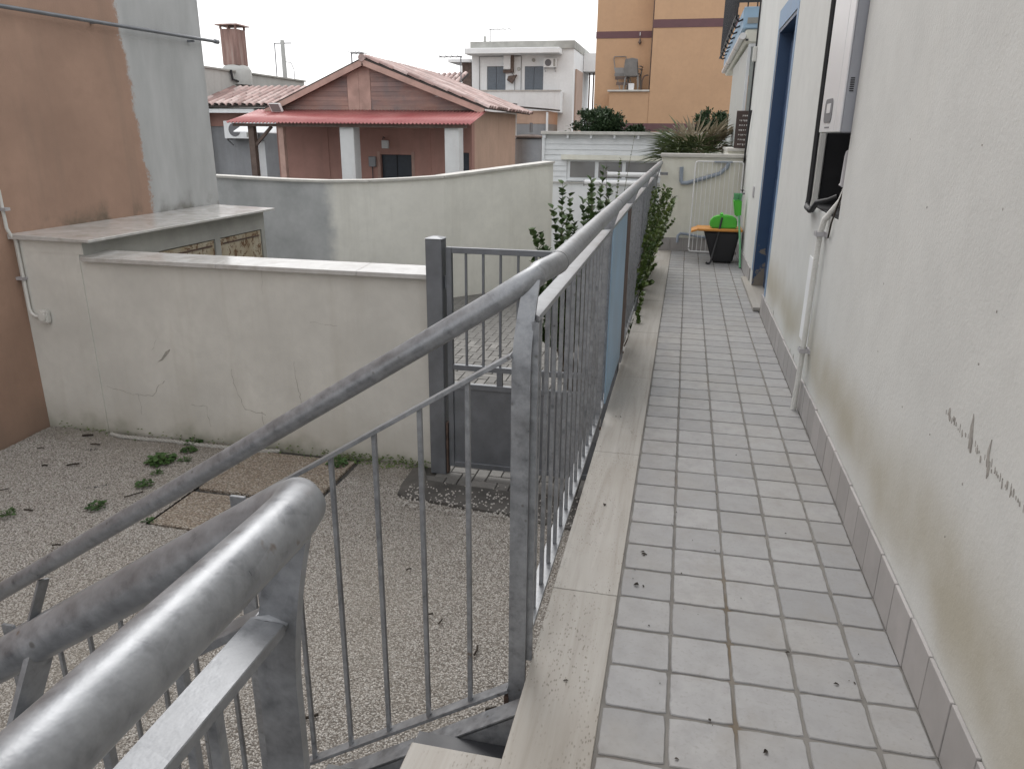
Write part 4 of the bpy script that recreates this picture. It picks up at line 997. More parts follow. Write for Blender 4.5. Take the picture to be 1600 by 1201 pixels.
# ================================================================== BUILDINGS BEYOND
def roof_tiles(parent, o0, down, across, nr, nc, pr, pc, r=.085, name='roof_tile', jitter=.012):
    """barrel tiles: o0 = top corner, down/across unit vectors"""
    down, across = Vector(down).normalized(), Vector(across).normalized(); nrm = across.cross(down)
    if nrm.z < 0: nrm = -nrm
    L_ = pr*1.13; mb = MB(); n = 6
    for k, (t, rr_) in enumerate(((0, r*.86), (L_, r*1.08))):
        for i in range(n+1):
            a = math.pi*i/n; mb.v.append((rr_*math.cos(a), t, rr_*math.sin(a)*.85))
    for i in range(n): mb.f.append((i, i+1, n+2+i, n+1+i))
    b = len(mb.v)
    for i in range(n+1):
        a = math.pi*i/n; mb.v.append((r*.94*math.cos(a), L_, r*.94*math.sin(a)*.85-.004))
    for i in range(n): mb.f.append((n+1+i, n+2+i, b+i+1, b+i))
    src = mb.build(name, 'roof_tile', parent, True); used = False
    rot = Matrix((across, down, nrm)).transposed()
    for rI in range(nr):
        for cI in range(nc):
            o = src if not used else inst(src, parent=parent); used = True
            p = Vector(o0)+down*(rI*pr)+across*((cI+.5)*pc)+nrm*(.015+.02*((nr-rI) % 2)*0+.018)+across*rnd.uniform(-jitter, jitter)+down*rnd.uniform(-jitter, jitter)*1.5
            m4 = rot.to_4x4() @ Matrix.Rotation(rnd.uniform(-.03, .03), 4, 'Z') @ Matrix.Rotation(.045, 4, 'X').inverted()
            m4.translation = p; o.matrix_local = m4
# ---- red gabled house with corrugated canopy
rh = empty('gabled_house', 'low salmon house with wooden gable, tiled roof and red corrugated canopy', 'house')
FY = 16.5
AP, RB, LB = (-7.48, 2.87), (-4.66, 1.84), (-9.95, 1.82)
wall_holes(MB(), 'y', FY, FY+.25, -9.95, -4.9, G, 1.80, [(-7.22, -6.42, G+.02, .79, .12), (-5.26, -4.97, -.3, .86, .10)]).build('front_wall', 'salmon_wall', rh)
MB().box(-4.93, -4.90, FY+.251, 21.3, G, 1.83).box(-9.9, -9.6, FY+.251, 21.3, G, 1.8).box(-9.59, -4.94, 21.1, 21.3, G, 1.8).build('side_wall', 'salmon_side', rh)
dn = MB().box(-7.21, -6.43, FY+.09, FY+.115, G+.02, .785).build('door', 'navy_door', rh)
MB().box(-6.83, -6.81, FY+.08, FY+.089, G+.02, .785).build('door_meeting_strip', 'dark_void', dn)
wn_ = MB().box(-5.25, -4.98, FY+.06, FY+.09, -.29, .855).build('window', 'navy_door', rh)
MB().box(-7.30, -7.225, FY-.015, FY-.001, -1.1, .86).box(-6.415, -6.34, FY-.015, FY-.001, -1.1, .86).build('door_frame', 'rake_board', rh)
for x in (-8.6, -5.95): MB().box(x-.03, x+.03, FY-.012, FY-.001, -1.1, 1.78).build('wall_strip', 'salmon_wall', rh)
MB().box(-8.9, -7.6, FY-.010, FY-.001, .58, .62).build('wall_strip', 'salmon_wall', rh)
# gable of planks
gz = 1.80
xs = [LB[0]+.15+i*(RB[0]-LB[0]-.25)/14 for i in range(15)]
def gtop(x): return AP[1]-.06-(AP[0]-x)*(AP[1]-LB[1])/(AP[0]-LB[0]) if x < AP[0] else AP[1]-.06-(x-AP[0])*(AP[1]-RB[1])/(RB[0]-AP[0])
rows = [gz+i*.105 for i in range(11)]
for za, zb in zip(rows, rows[1:]):          # horizontal boards left and right of the upright panel
    for sgn in (-1, 1):
        zt = min(zb-.004, AP[1]-.1)
        def xe(z): return AP[0]-(AP[1]-.06-z)*(AP[0]-LB[0])/(AP[1]-LB[1]) if sgn < 0 else AP[0]+(AP[1]-.06-z)*(RB[0]-AP[0])/(AP[1]-RB[1])
        inner = -7.98 if sgn < 0 else -7.38
        a0, a1 = xe(za), xe(zt)
        if (inner-a1)*(-sgn) <= .05: 
            a1 = inner+sgn*.02
            if (inner-a0)*(-sgn) <= .08: continue
        P = [(a0, za), (inner, za), (inner, zt), (a1, zt)]
        MB().prism(P, lambda u, v, t: (u, t, v), FY-.03, FY+.02).build('gable_board', 'gable_wood', rh)
MB().prism([(-7.97, gz), (-7.68, gz), (-7.68, gtop(-7.68)), (-7.97, gtop(-7.97))], lambda u, v, t: (u, t, v), FY-.04, FY+.02).build('gable_panel', 'rake_board', rh)
MB().prism([(-7.675, gz), (-7.385, gz), (-7.385, gtop(-7.385)), (-7.48, gtop(-7.48)), (-7.675, gtop(-7.675))], lambda u, v, t: (u, t, v), FY-.04, FY+.02).build('gable_panel', 'rake_board', rh)
for A, B in ((AP, RB), (AP, LB)):
    d = Vector((B[0]-A[0], 0, B[1]-A[1])).normalized()
    MB().bar((A[0], FY-.22, A[1]-.02), Vector((B[0], FY-.22, B[1]-.02))+d*.12, .04, .13, (0, 0, 1)).build('rake_board', 'rake_board', rh)
# roof slabs
rf = MB()
for A, B in ((AP, RB), (AP, LB)):
    ex = .16
    d = Vector((B[0]-A[0], 0, B[1]-A[1])).normalized(); E_ = Vector((B[0], 0, B[1]))+d*ex
    rf.hexa([(A[0], FY-.24, A[1]+.045), (E_.x, FY-.24, E_.z+.045), (E_.x, 21.5, E_.z+.045), (A[0], 21.5, A[1]+.045), (A[0], FY-.24, A[1]+.075), (E_.x, FY-.24, E_.z+.075), (E_.x, 21.5, E_.z+.075), (A[0], 21.5, A[1]+.075)])
rfo = rf.build('roof', 'roof_deck', rh)
d = Vector((RB[0]-AP[0], 0, RB[1]-AP[1])).normalized()
roof_tiles(rfo, (AP[0]+.02, FY-.24, AP[1]+.07), d, (0, 1, 0), 9, 25, .355, .209, .082)
rg = None
for i in range(15):
    mb = MB(); 
    o = MB().tube([(AP[0], FY-.26+i*.36, AP[1]+.075), (AP[0], FY-.26+i*.36+.40, AP[1]+.085)], .10, 10, rfn=lambda t: .085-.015*t).build('ridge_tile', 'roof_tile', rfo, True)
# canopy
can = MB(); xs0, xs1, nw = -10.35, -4.50, 66; k = 6
for i in range(nw*k+1):
    x = xs0+(xs1-xs0)*i/(nw*k); dzv = .017*math.cos(2*math.pi*i/k)
    can.v += [(x, FY-.05, 1.80+dzv), (x+.03, 15.7, 1.645+dzv), (x+.05, 14.88, 1.485+dzv)]
for i in range(nw*k):
    b = i*3; can.f += [(b, b+1, b+4, b+3), (b+1, b+2, b+5, b+4)]
co = can.build('canopy', 'red_sheet', rh, True)
sm_ = co.modifiers.new('solid', 'SOLIDIFY'); sm_.thickness = .004
MB().box(-10.2, -4.6, 14.98, 15.05, 1.40, 1.465).build('canopy_beam', 'weathered_wood', rh)
for x0, x1 in ((-7.59, -7.25), (-5.12, -4.79)): MB().box(x0, x1, 15.06, 15.40, G, 1.45).build('pillar', 'pillar_white', rh, bevel=.01)
MB().box(-9.87, -9.73, 15.06, 15.2, G, 1.41).build('post', 'weathered_wood', rh)
MB().bar((-9.78, 15.13, .95), (-9.3, 15.13, 1.40), .06, .06).build('brace', 'weathered_wood', rh)
MB().bar((-9.05, 15.13, G), (-9.05, 15.13, 1.40), .13, .13).build('post', 'rake_board', rh)
wl_ = empty('wall_lantern', 'small white lamp over the dark door of the salmon house', 'lamp')
MB().box(-7.14, -6.98, FY-.10, FY-.002, .93, 1.12).build('shade', 'pillar_white', wl_, bevel=.01)
MB().tube([(-7.08, FY-.003, 1.16), (-7.08, FY-.10, 1.20), (-7.10, FY-.11, 1.13)], .012, 6).build('bracket', 'dark_steel', wl_)
o = empty('meter_box', 'grey meter box on the salmon wall left of the dark door', 'meter box')
MB().box(-7.50, -7.33, FY-.09, FY-.002, .50, .74).build('box', 'grey_wall', o, bevel=.01); MB().tube([(-7.42, FY-.04, .50), (-7.42, FY-.04, -.4)], .012, 6).build('cable', 'dark_steel', o)
o = empty('flood_lamp', 'square lamp on the left end of the gable', 'lamp')
MB().hexa([(-9.78, 16.05, 1.74), (-9.50, 16.05, 1.74), (-9.50, 16.12, 1.76), (-9.78, 16.12, 1.76), (-9.83, 15.98, 1.93), (-9.55, 15.98, 1.93), (-9.55, 16.08, 1.94), (-9.83, 16.08, 1.94)]).build('housing', 'white_enamel', o, bevel=.006)
MB().hexa([(-9.76, 16.044, 1.75), (-9.52, 16.044, 1.75), (-9.52, 16.047, 1.75), (-9.76, 16.047, 1.75), (-9.80, 15.974, 1.92), (-9.56, 15.974, 1.92), (-9.56, 15.977, 1.92), (-9.80, 15.977, 1.92)]).build('glass', 'window_glass', o)
MB().bar((-9.65, 16.1, 1.85), (-9.65, 16.47, 1.9), .03, .03).build('arm', 'dark_steel', o)
def antenna(label, x, y, z0, z1, x0, x1, els=4):
    e = empty('roof_antenna', label, 'antenna')
    MB().tube([(x, y, z0), (x, y, z1)], .02, 6).build('mast', 'thin_metal', e)
    MB().tube([(x0, y, z1-.03), (x1, y, z1-.03)], .018, 6).build('boom', 'thin_metal', e)
    for i in range(els):
        xx = x0+(x1-x0)*(i+.5)/els; MB().tube([(xx, y-.3, z1-.02), (xx, y+.3, z1-.02)], .010, 5).build('rod', 'thin_metal', e)
antenna('thin aerial left of the gable peak', -9.6, 20.5, 2.0, 3.49, -9.62, -9.2)
antenna('aerial standing on the ridge right of the gable peak', -6.9, 22.5, 2.2, 3.55, -7.6, -6.85)
# ---- left flat-roofed building with tiled porch
lb = empty('flat_roof_building', 'grey flat-roofed building with a small tiled porch roof', 'house')
MB().box(-18, -13.0, 18.0, 24.1, G, 2.93).build('main_wall', 'pale_concrete', lb)
MB().box(-18.05, -12.95, 17.95, 24.15, 2.931, 2.975).build('parapet_cap', 'render_grey', lb)
wall_holes(MB(), 'y', 18.35, 18.6, -12.99, -9.96, G, 1.90, [(-11.72, -11.38, G+.02, 1.05, .1)]).build('porch_wall', 'grey_wall', lb)
MB().box(-11.71, -11.39, 18.42, 18.44, G+.02, 1.04).build('porch_door', 'white_wall', lb)
MB().box(-12.99, -10.2, 18.30, 18.349, 1.42, 1.78).build('red_band', 'salmon_wall', lb)
pr_ = MB().hexa([(-13.7, 17.75, 1.90), (-9.96, 17.75, 1.90), (-9.96, 19.7, 2.43), (-13.7, 19.7, 2.43), (-13.7, 17.75, 1.95), (-9.96, 17.75, 1.95), (-9.96, 19.7, 2.48), (-13.7, 19.7, 2.48)]).build('porch_roof', 'roof_deck', lb)
roof_tiles(pr_, (-13.7, 19.7, 2.47), (0, -1.95, -.53), (1, 0, 0), 5, 18, .40, .207, .085)
MB().box(-13.4, -11.3, 17.80, 17.9, 1.76, 1.86).build('white_gutter', 'white_wall', lb)
chm = empty('chimney_stack', 'rusty square chimney on a round plastered base', 'chimney')
MB().lathe((-13.15, 20.2, 2.6), [(.42, 0), (.42, .40), (.36, .50), (.27, .54)], 20).build('base', 'pale_concrete', chm, True)
MB().box(-13.42, -12.90, 19.95, 20.45, 3.13, 4.10).build('flue', 'chimney_rust', chm, bevel=.01)
for x, y in ((-13.40, 19.97), (-12.92, 19.97), (-13.16, 19.97), (-13.40, 20.43), (-12.92, 20.43)): MB().box(x-.025, x+.025, y-.025, y+.025, 4.10, 4.19).build('cap_leg', 'chimney_rust', chm)
MB().hexa([(-13.52, 19.85, 4.19), (-12.80, 19.85, 4.19), (-12.80, 20.55, 4.19), (-13.52, 20.55, 4.19), (-13.50, 19.87, 4.225), (-12.82, 19.87, 4.225), (-12.82, 20.53, 4.225), (-13.50, 20.53, 4.225)]).build('cap', 'chimney_rust', chm)
o = MB().tube([(-12.94, 19.55, 2.97), (-12.94, 19.6, 2.72), (-12.93, 20.0, 2.66), (-12.93, 20.05, 2.42)], .035, 8).build('drain_pipe', 'dark_steel', None, True); tag(o, 'dark bent drain pipe below the rusty chimney', 'pipe')
def ac_unit(label, x, y, z, w=.42, h=.36, d=.25):
    e = empty('air_conditioner', label, 'air conditioner')
    MB().box(x, x+w, y-d, y, z, z+h).build('casing', 'white_wall', e, bevel=.01)
    MB().tube([(x+w*.38, y-d-.001, z+h*.5), (x+w*.38, y-d-.012, z+h*.5)], h*.38, 18).build('fan_grille', 'print_grey', e, True)
    MB().box(x+w*.80, x+w*.96, y-d-.006, y-d-.001, z+h*.1, z+h*.9).build('louvre', 'render_grey', e)
    for xx in (x+.06, x+w-.06): MB().bar((xx, y, z-.02), (xx, y-d, z-.02), .03, .03).bar((xx, y-d*.9, z-.03), (xx, y, z-.18), .02, .02).build('bracket', 'thin_metal', e)
ac_unit('air conditioner low on the grey building beside the red canopy', -12.36, 18.28, 1.10, .85, .46, .3)
o = MB().hexa([(-11.4, 16.9, 1.27), (-9.95, 16.9, 1.24), (-9.95, 17.6, 1.50), (-11.4, 17.6, 1.52), (-11.4, 16.9, 1.29), (-9.95, 16.9, 1.26), (-9.95, 17.6, 1.52), (-11.4, 17.6, 1.54)]).build('white_awning', 'white_wall', None); tag(o, 'white awning sheet between grey building and salmon house', 'awning')
up = empty('utility_pole', 'concrete utility pole with a crossbar behind the flat roof', 'pole')
MB().tube([(-22.25, 40, G), (-22.28, 40, 6.1)], .12, 10, rfn=lambda t: .17-.06*t).build('pole', 'pale_concrete', up, True)
MB().bar((-22.8, 40, 5.95), (-21.75, 40, 5.95), .05, .05).build('crossbar', 'thin_metal', up)
MB().tube([(-22.76, 40, 5.95), (-22.8, 40, 2)], .03, 6).build('side_pole', 'thin_metal', up)
MB().tube([(-22.2, 40, 5.0), (-21.85, 40, 4.95), (-21.7, 40, 4.6), (-21.68, 40, 3)], .02, 6).build('cable', 'thin_metal', up)
# ---- roofs behind
br_ = empty('back_house', 'distant house with brown tiled roof between the gable and the white block', 'house')
MB().box(-14.0, -9.7, 30.2, 35, G, 2.6).build('wall', 'pink_wall', br_)
bd = MB().hexa([(-14.6, 29.8, 2.55), (-9.6, 29.8, 2.75), (-9.6, 33, 3.75), (-14.6, 33, 3.5), (-14.6, 29.8, 2.65), (-9.6, 29.8, 2.85), (-9.6, 33, 3.85), (-14.6, 33, 3.6)]).build('roof', 'roof_deck', br_)
roof_tiles(bd, (-14.6, 33, 3.57), (0, -3.2, -1.0), (5, 0, .25), 8, 20, .42, .25, .10)
# ---- white two-storey house
wh = empty('white_house', 'white two-storey house with grey shutters and a solid balcony', 'house')
wall_holes(MB(), 'y', 38, 44, -10.85, -5.68, G, 5.28, [(-10.06, -9.10, 3.0, 4.51, .12), (-8.12, -7.18, 3.0, 4.50, .12)]).build('wall', 'white_wall', wh)
MB().box(-10.9, -5.65, 37.9, 44.1, 5.281, 5.64).build('roof_edge', 'render_grey', wh)
MB().box(-10.95, -6.25, 37.0, 37.99, 5.0, 5.26).build('cornice', 'white_wall', wh, bevel=.02)
MB().box(-10.75, -6.15, 36.95, 37.1, 2.33, 3.30).box(-10.75, -6.15, 37.101, 37.99, 2.33, 2.45).box(-6.29, -6.15, 37.101, 37.99, 2.451, 3.30).build('balcony', 'white_wall', wh)
MB().box(-10.8, -6.10, 36.9, 37.15, 3.301, 3.35).build('balcony_coping', 'coping', wh)
for x0, x1 in ((-10.05, -9.59), (-9.57, -9.11), (-8.11, -7.66), (-7.64, -7.19)):
    s_ = MB().box(x0, x1, 38.02, 38.06, 3.01, 4.49).build('shutter', 'shutter', wh)
    for k in range(14): MB().box(x0+.05, x1-.05, 38.005, 38.019, 3.08+k*.098, 3.13+k*.098).build('louvre', 'shutter', s_)
MB().box(-5.67, -5.60, 38.6, 41, -.5, 4.4).build('side_panel', 'pink_wall', wh)
MB().box(-5.66, -3.0, 41.5, 44, 4.5, 5.4).box(-4.9, -4.7, 42, 42.2, G, 4.5).build('rear_wing', 'white_wall', wh)
for k in range(5): MB().box(-5.45+k*.22, -5.38+k*.22, 42.3, 42.4, G, 4.49).build('rear_bar', 'weathered_wood', wh)
MB().box(-11.45, -10.98, 38.3, 38.8, G, 4.72).build('porch_column', 'weathered_wood', wh)
MB().box(-12.1, -10.91, 38.0, 40, 4.721, 4.86).build('porch_roof', 'white_wall', wh)
MB().tube([(-10.45, 37.97, 3.4), (-10.45, 37.97, 4.95), (-8.3, 37.97, 4.97)], .02, 6).build('wall_cable', 'thin_metal', wh)
MB().tube([(-8.3, 37.97, 3.4), (-8.3, 37.97, 4.95)], .015, 6).build('wall_cable', 'thin_metal', wh)
bx_ = empty('wall_heater', 'white heater cabinet with dark trim between the grey shutters', 'heater')
MB().box(-9.16, -8.80, 37.75, 37.99, 4.35, 5.0).build('case', 'white_enamel', bx_, bevel=.02)
MB().box(-8.79, -8.68, 37.8, 37.99, 4.25, 5.0).box(-9.2, -8.68, 37.85, 37.99, 4.20, 4.34).build('trim', 'weathered_wood', bx_)
MB().tube([(-8.75, 37.9, 4.2), (-8.62, 37.9, 4.0), (-8.6, 37.9, 3.2)], .02, 6).build('pipe', 'thin_metal', bx_)
o = MB().hexa([(-8.99, 37.8, 3.85), (-8.75, 37.8, 3.70), (-8.75, 37.99, 3.70), (-8.99, 37.99, 3.85), (-8.92, 37.8, 4.05), (-8.50, 37.8, 4.1), (-8.50, 37.99, 4.1), (-8.92, 37.99, 4.05)]).build('hanging_bundle', 'weathered_wood', None); tag(o, 'brown bundle hanging below the white heater cabinet', 'bundle')
ac_unit('air conditioner beside the right grey shutter of the white house', -7.13, 37.98, 4.42, .62, .42, .3)
for x, z, l in ((-7.68, 4.78, 'dark round vent above the right grey shutter'), (-8.43, 4.38, 'pale round vent left of the right grey shutter')):
    o = MB().tube([(x, 37.999, z), (x, 37.93, z)], .085, 14).build('round_vent', 'render_grey' if z > 4.5 else 'pale_concrete', None, True); tag(o, l, 'vent')
antenna('aerial on the flat roof of the white house', -10.05, 38.6, 5.6, 6.3, -10.1, -8.9)
o = MB().tube([(-10.3, 38.5, 5.64), (-10.3, 38.5, 5.95)], .06, 8).build('roof_flue', 'pale_concrete', None, True); tag(o, 'short flue pipe on the left corner of the white house roof', 'flue')
# annex and tank behind the salmon house
an = empty('annex', 'peach and grey lean-to behind the salmon house', 'shed')
MB().box(-5.45, -4.43, 24.0, 26, G, 1.62).build('wall', 'grey_wall', an); MB().box(-5.45, -4.43, 23.99, 26, 1.621, 2.02).build('upper_wall', 'salmon_side', an)
MB().hexa([(-5.55, 23.85, 2.12), (-4.35, 23.85, 2.03), (-4.35, 26, 2.06), (-5.55, 26, 2.15), (-5.55, 23.85, 2.17), (-4.35, 23.85, 2.08), (-4.35, 26, 2.11), (-5.55, 26, 2.20)]).build('roof_edge', 'roof_deck', an)
MB().box(-4.46, -4.40, 23.9, 23.99, G, 1.98).build('corner_post', 'white_wall', an)
MB().box(-5.62, -5.35, 23.2, 23.6, 1.95, 2.22).build('chimney', 'dark_steel', an)
tk = empty('covered_tank', 'dark round tank with a ragged cover beside the salmon house', 'tank')
MB().lathe((-4.62, 21.9, G), [(.42, 0), (.42, 2.35), (.38, 2.38)], 18).build('drum', 'grey_wall', tk, True)
MB().lathe((-4.60, 21.9, G+2.38), [(.36, 0), (.53, .02), (.50, .06), (.25, .10), (.05, .11)], 9).build('cover', 'weathered_wood', tk, True)
MB().tube([(-4.55, 21.9, 1.35), (-4.55, 21.9, 1.62)], .05, 8).build('vent_pipe', 'thin_metal', tk, True)
# ---- orange apartment block
ob = empty('apartment_block', 'orange apartment block with dark brown bands and a recessed ledge', 'apartment block')
MB().box(-3.03, -1.22, 24.75, 32, G, 9).build('left_wing', 'orange_wall', ob)
MB().box(-1.21, 4.5, 24.0, 32, G, 9).build('right_wing', 'orange_wall', ob)
MB().box(-2.46, -1.215, 24.02, 24.74, G, 2.60).build('ledge_base', 'orange_wall', ob)
MB().box(-2.52, -1.215, 23.95, 24.745, 2.601, 2.65).build('ledge_slab', 'coping', ob)
MB().box(-3.045, -1.22, 24.735, 24.749, 4.22, 4.42).build('band', 'band_brown', ob)
MB().box(-1.23, 4.5, 23.985, 23.999, 4.41, 4.64).build('band', 'band_brown', ob)
MB().box(-2.48, -1.2105, 24.005, 24.019, 1.42, 1.66).build('band', 'band_brown', ob)
MB().box(-1.21, 4.5, 23.985, 23.999, 1.42, 1.66).build('band', 'band_brown', ob)
MB().tube([(-1.26, 24.72, 9), (-1.26, 24.72, 2.7)], .022, 6).build('rain_pipe', 'weathered_wood', ob)
def pchair(label, c, rot, sc=1.0, group=None):
    e = empty('plastic_chair', label, 'chair'); parts = []
    parts.append(MB().box(-.22, .22, -.2, .2, .40, .425).build('seat', 'chair_grey', e, bevel=.02))
    bk = MB()
    n = 8
    for i in range(n+1):
        a = R(200+140*i/n); bk.v += [(.23*math.cos(a), .22+.1*math.sin(a)+.05, .42), (.21*math.cos(a), .30+.1*math.sin(a)+.05, .86-.05*abs(i-n/2)/n*2), (.215*math.cos(a), .33+.1*math.sin(a)+.05, .855-.05*abs(i-n/2)/n*2), (.235*math.cos(a), .25+.1*math.sin(a)+.05, .42)]
    for i in range(n):
        b = i*4; bk.f += [(b, b+4, b+5, b+1), (b+1, b+5, b+6, b+2), (b+2, b+6, b+7, b+3), (b+3, b+7, b+4, b)]
    bk.build('backrest', 'chair_grey', e, True)
    for sx in (-1, 1):
        for sy in (-1, 1): MB().bar((sx*.19, sy*.17, .40), (sx*.23, sy*.22, 0), .04, .03).build('leg', 'chair_grey', e)
        MB().bar((sx*.24, -.18, .62), (sx*.24, .24, .62), .045, .025).bar((sx*.23, -.17, .62), (sx*.22, -.17, .41), .03, .025).build('armrest', 'chair_grey', e)
    e.location = c; e.rotation_euler = rot; e.scale = (sc, sc, sc)
pchair('upright grey plastic chair on the ledge of the orange block', (-1.78, 24.38, 2.652), (0, 0, R(170)), 1.0)
pchair('grey plastic chair stacked in the upright one on the ledge', (-1.77, 24.40, 2.732), (0, 0, R(170)), 1.0)
fc = empty('folded_chair', 'folded grey chair leaning on the ledge of the orange block', 'chair')
for dx in (-.2, .2): MB().tube([(-1.95+dx, 24.25, 2.655), (-2.16+dx, 24.6, 3.25), (-2.24+dx, 24.7, 3.62)], .016, 6).build('side_tube', 'chair_grey', fc, True)
MB().tube([(-2.44, 24.69, 3.60), (-2.42, 24.71, 3.68), (-2.06, 24.71, 3.68), (-2.04, 24.69, 3.60)], .016, 6).build('top_tube', 'chair_grey', fc, True)
for z in (2.85, 3.02, 3.12): MB().bar((-2.04-.30*(z-2.65)-.19, 24.25+.5*(z-2.65)*.9-.02, z), (-2.04-.30*(z-2.65)+.23, 24.25+.5*(z-2.65)*.9-.02, z), .02, .09).build('slat', 'weathered_wood' if z < 3.1 else 'chair_grey', fc)
MB().hexa([(-2.35, 24.5, 3.16), (-1.97, 24.5, 3.16), (-1.97, 24.53, 3.16), (-2.35, 24.53, 3.16), (-2.41, 24.56, 3.34), (-2.04, 24.56, 3.34), (-2.04, 24.59, 3.34), (-2.41, 24.59, 3.34)]).build('headrest', 'chair_grey', fc)
o = MB().hexa([(-1.87, 24.02, 2.652), (-1.71, 24.02, 2.652), (-1.71, 24.15, 2.652), (-1.87, 24.15, 2.652), (-1.88, 24.01, 2.84), (-1.70, 24.01, 2.84), (-1.70, 24.16, 2.84), (-1.88, 24.16, 2.84)]).build('white_pot', 'white_enamel', None); tag(o, 'white square pot in front of the stacked chairs', 'pot')
o = MB().tube([(-1.50, 24.3, 2.652), (-1.47, 24.3, 2.95), (-1.43, 24.3, 3.05), (-1.36, 24.3, 3.09), (-1.29, 24.3, 3.09)], .022, 8).build('bent_tube', 'weathered_wood', None, True); tag(o, 'brown bent tube right of the stacked chairs', 'tube')
o = empty('hanging_light', 'small lamp hanging on the brown band of the orange block', 'lamp')
MB().box(-2.36+.7, -2.34+.7, 24.69, 24.733, 4.28, 4.38).build('mount', 'white_enamel', o); MB().lathe((-1.64, 24.66, 4.02), [(.02, 0), (.055, .06), (.03, .13), (.01, .24)], 10).build('shade', 'weathered_wood', o, True)
# ---- white cabin
cb = empty('white_cabin', 'white clapboard cabin with a strip of low windows', 'cabin')
MB().box(-2.60, 1.9, 13.55, 16.2, .42, 1.29).build('core', 'white_wall', cb)
MB().box(-2.42, 1.9, 13.40, 16.2, G, .405).build('base_wall', 'white_wall', cb)
MB().box(-2.50, 1.9, 13.36, 16.2, .4055, .4195).build('sill', 'coping', cb)
z = .42; i = 0
wins = [(-2.10, -1.62), (-1.55, -1.10), (-1.03, -.45)]
while z < 1.26:
    zt = min(z+.098, 1.288)
    segs = [(-2.63, 1.9)] if (z >= .83 or zt <= .47) else [(-2.63, -2.17), (-.38, 1.9)]
    for a, b in segs:
        MB().hexa([(a, 13.518, z), (b, 13.518, z), (b, 13.549, z), (a, 13.549, z), (a, 13.532, zt), (b, 13.532, zt), (b, 13.549, zt), (a, 13.549, zt)]).build('clapboard', 'cabin_board', cb)
    z += .1; i += 1
for a, b in wins:
    w1 = MB().box(a-.035, b+.035, 13.525, 13.535, .47, .83).build('window', 'cabin_board', cb)
    MB().box(a, b, 13.518, 13.5245, .505, .80).build('pane', 'window_glass', w1)
MB().box(-2.17, -.38, 13.50, 13.548, .44, .4695).build('window_sill', 'cabin_board', cb)
MB().box(-2.27, -.38, 13.44, 13.515, .835, .925).build('shade_box', 'end_plaster', cb)
MB().box(-2.67, 1.95, 13.40, 16.3, 1.2905, 1.35).build('roof_edge', 'coping', cb, bevel=.006)
bk_ = None
for i in range(9):
    o = MB().box(-.02, .02, 13.43, 13.515, 1.225, 1.29).build('bracket', 'cabin_board', cb) if bk_ is None else inst(bk_, parent=cb)
    bk_ = bk_ or o; o.location.x = -2.6+i*.445
MB().box(-2.66, -2.605, 13.50, 13.56, .42, 1.289).build('corner_trim', 'cabin_board', cb)
for lab, x0, x1, y, z, r in (('front rolled white awning tube on the cabin', -1.72, -.55, 12.8, .455, .05), ('rear rolled white awning tube close under the cabin windows', -1.32, -.30, 13.0, .60, .045)):
    e = empty('awning_roll', lab, 'awning')
    MB().tube([(x0, y, z), (x1, y, z)], r, 14).build('roll', 'white_enamel', e, True)
    for x in (x0-.012, x1): MB().tube([(x, y, z), (x+.012, y, z)], r+.014, 14).build('end_cap', 'grey_plastic', e, True)
    for x in (x0+.2, x1-.2): MB().bar((x, y, z), (x, 13.42, z-.02), .03, .03).build('bracket', 'thin_metal', e)
# ---- veranda and balcony next door
nv = empty('veranda_house', 'neighbouring house with frosted veranda under a blue balcony', 'house')
MB().box(1.35, 5, 7.9, 14, G, 6).build('wall', 'house_plaster', nv)
MB().box(.56, 1.34, 7.96, 12.6, G, 1.125).build('veranda_base', 'end_plaster', nv)
MB().box(.545, 1.34, 7.93, 12.6, 1.1255, 1.155).build('veranda_sill', 'coping', nv)
for i in range(2):
    y0 = 8.05+i*1.55; MB().box(.668, .678, y0, y0+1.51, 1.165, 2.25).build('side_panel', 'frosted_panel', nv)
    MB().box(.669, .70, y0-.038, y0-.002, 1.156, 2.268).build('mullion', 'cabin_board', nv)
for x0, x1 in ((.705, .98), (1.01, 1.34)): MB().box(x0, x1, 8.02, 8.03, 1.165, 2.235).build('front_panel', 'frosted_dark', nv)
MB().box(.701, 1.34, 8.01, 8.035, 2.236, 2.268).build('head_rail', 'cabin_board', nv)
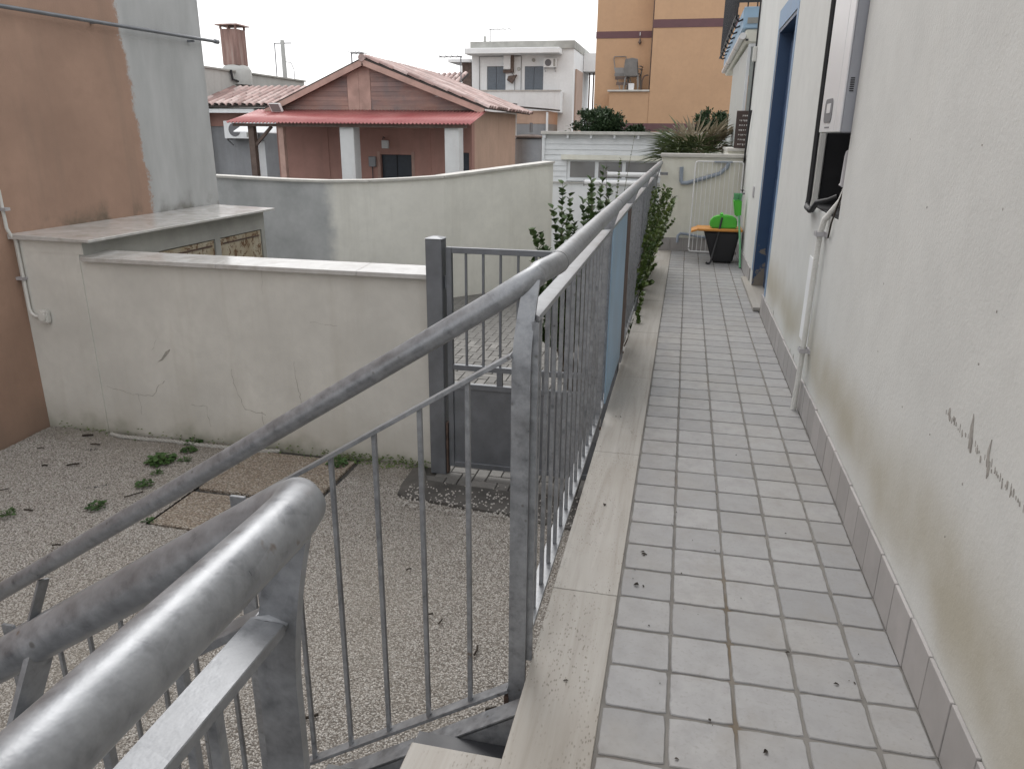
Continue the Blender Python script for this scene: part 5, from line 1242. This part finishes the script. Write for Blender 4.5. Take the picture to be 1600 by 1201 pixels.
MB().box(.585, 1.345, 8.0, 12.9, 2.42, 2.64).build('balcony_slab', 'blue_board', nv, bevel=.008)
MB().box(.62, 1.345, 8.01, 12.85, 2.27, 2.419).build('soffit', 'end_plaster', nv, bevel=.02)
MB().tube([(.595, 7.99, 2.345), (.595, 12.9, 2.345)], .036, 12).build('gutter', 'white_enamel', nv, True)
MB().box(.63, .66, 8.0, 12.9, 2.296, 2.316).build('awning_bar', 'dark_steel', nv)
MB().box(.63, .74, 7.994, 7.9985, 2.47, 2.53).build('bare_patch', 'render_grey', nv)
for i in range(9): MB().tube([(.585, 8.05+i*.55, 2.52), (.54, 8.05+i*.55, 2.50), (.51, 8.05+i*.55, 2.53), (.515, 8.05+i*.55, 2.75)], .012, 6).build('rail_bracket', 'dark_steel', nv, True)
for i in range(36): MB().tube([(.515, 8.02+i*.137, 2.56), (.52, 8.02+i*.137, 3.55)], .008, 6).build('rail_bar', 'dark_steel', nv, True)
for z in (2.55, 3.55): MB().bar((.517, 7.98, z), (.517, 12.9, z), .04, .015).build('rail', 'dark_steel', nv)
for i in range(8): MB().tube([(.52+i*.1, 8.0, 2.64), (.52+i*.1, 8.0, 3.55)], .008, 6).build('rail_bar', 'dark_steel', nv, True)
MB().bar((.517, 7.995, 2.70), (1.3, 7.995, 2.70), .015, .04).build('rail', 'dark_steel', nv)
sg = empty('menu_board', 'dark brown board with rows of pale lettering on the veranda', 'sign')
MB().box(.612, .79, 7.975, 7.995, 1.157, 1.565).build('board', 'sign_brown', sg, bevel=.004)
tr_ = random.Random(2); tx = MB()
for k in range(7):
    x = .66-(.03 if k else 0)+.02; z = 1.52-k*.052
    while x < .775:
        w = tr_.uniform(.008, .016); h = tr_.uniform(.012, .02)
        tx.box(x, x+w*.35, 7.9725, 7.9745, z-h, z).box(x+w*.36, x+w, 7.9725, 7.9745, z-h*tr_.uniform(.2, .9)-.004, z-h*.1)
        x += w+tr_.uniform(.004, .014)
tx.build('lettering', 'sign_white', sg)
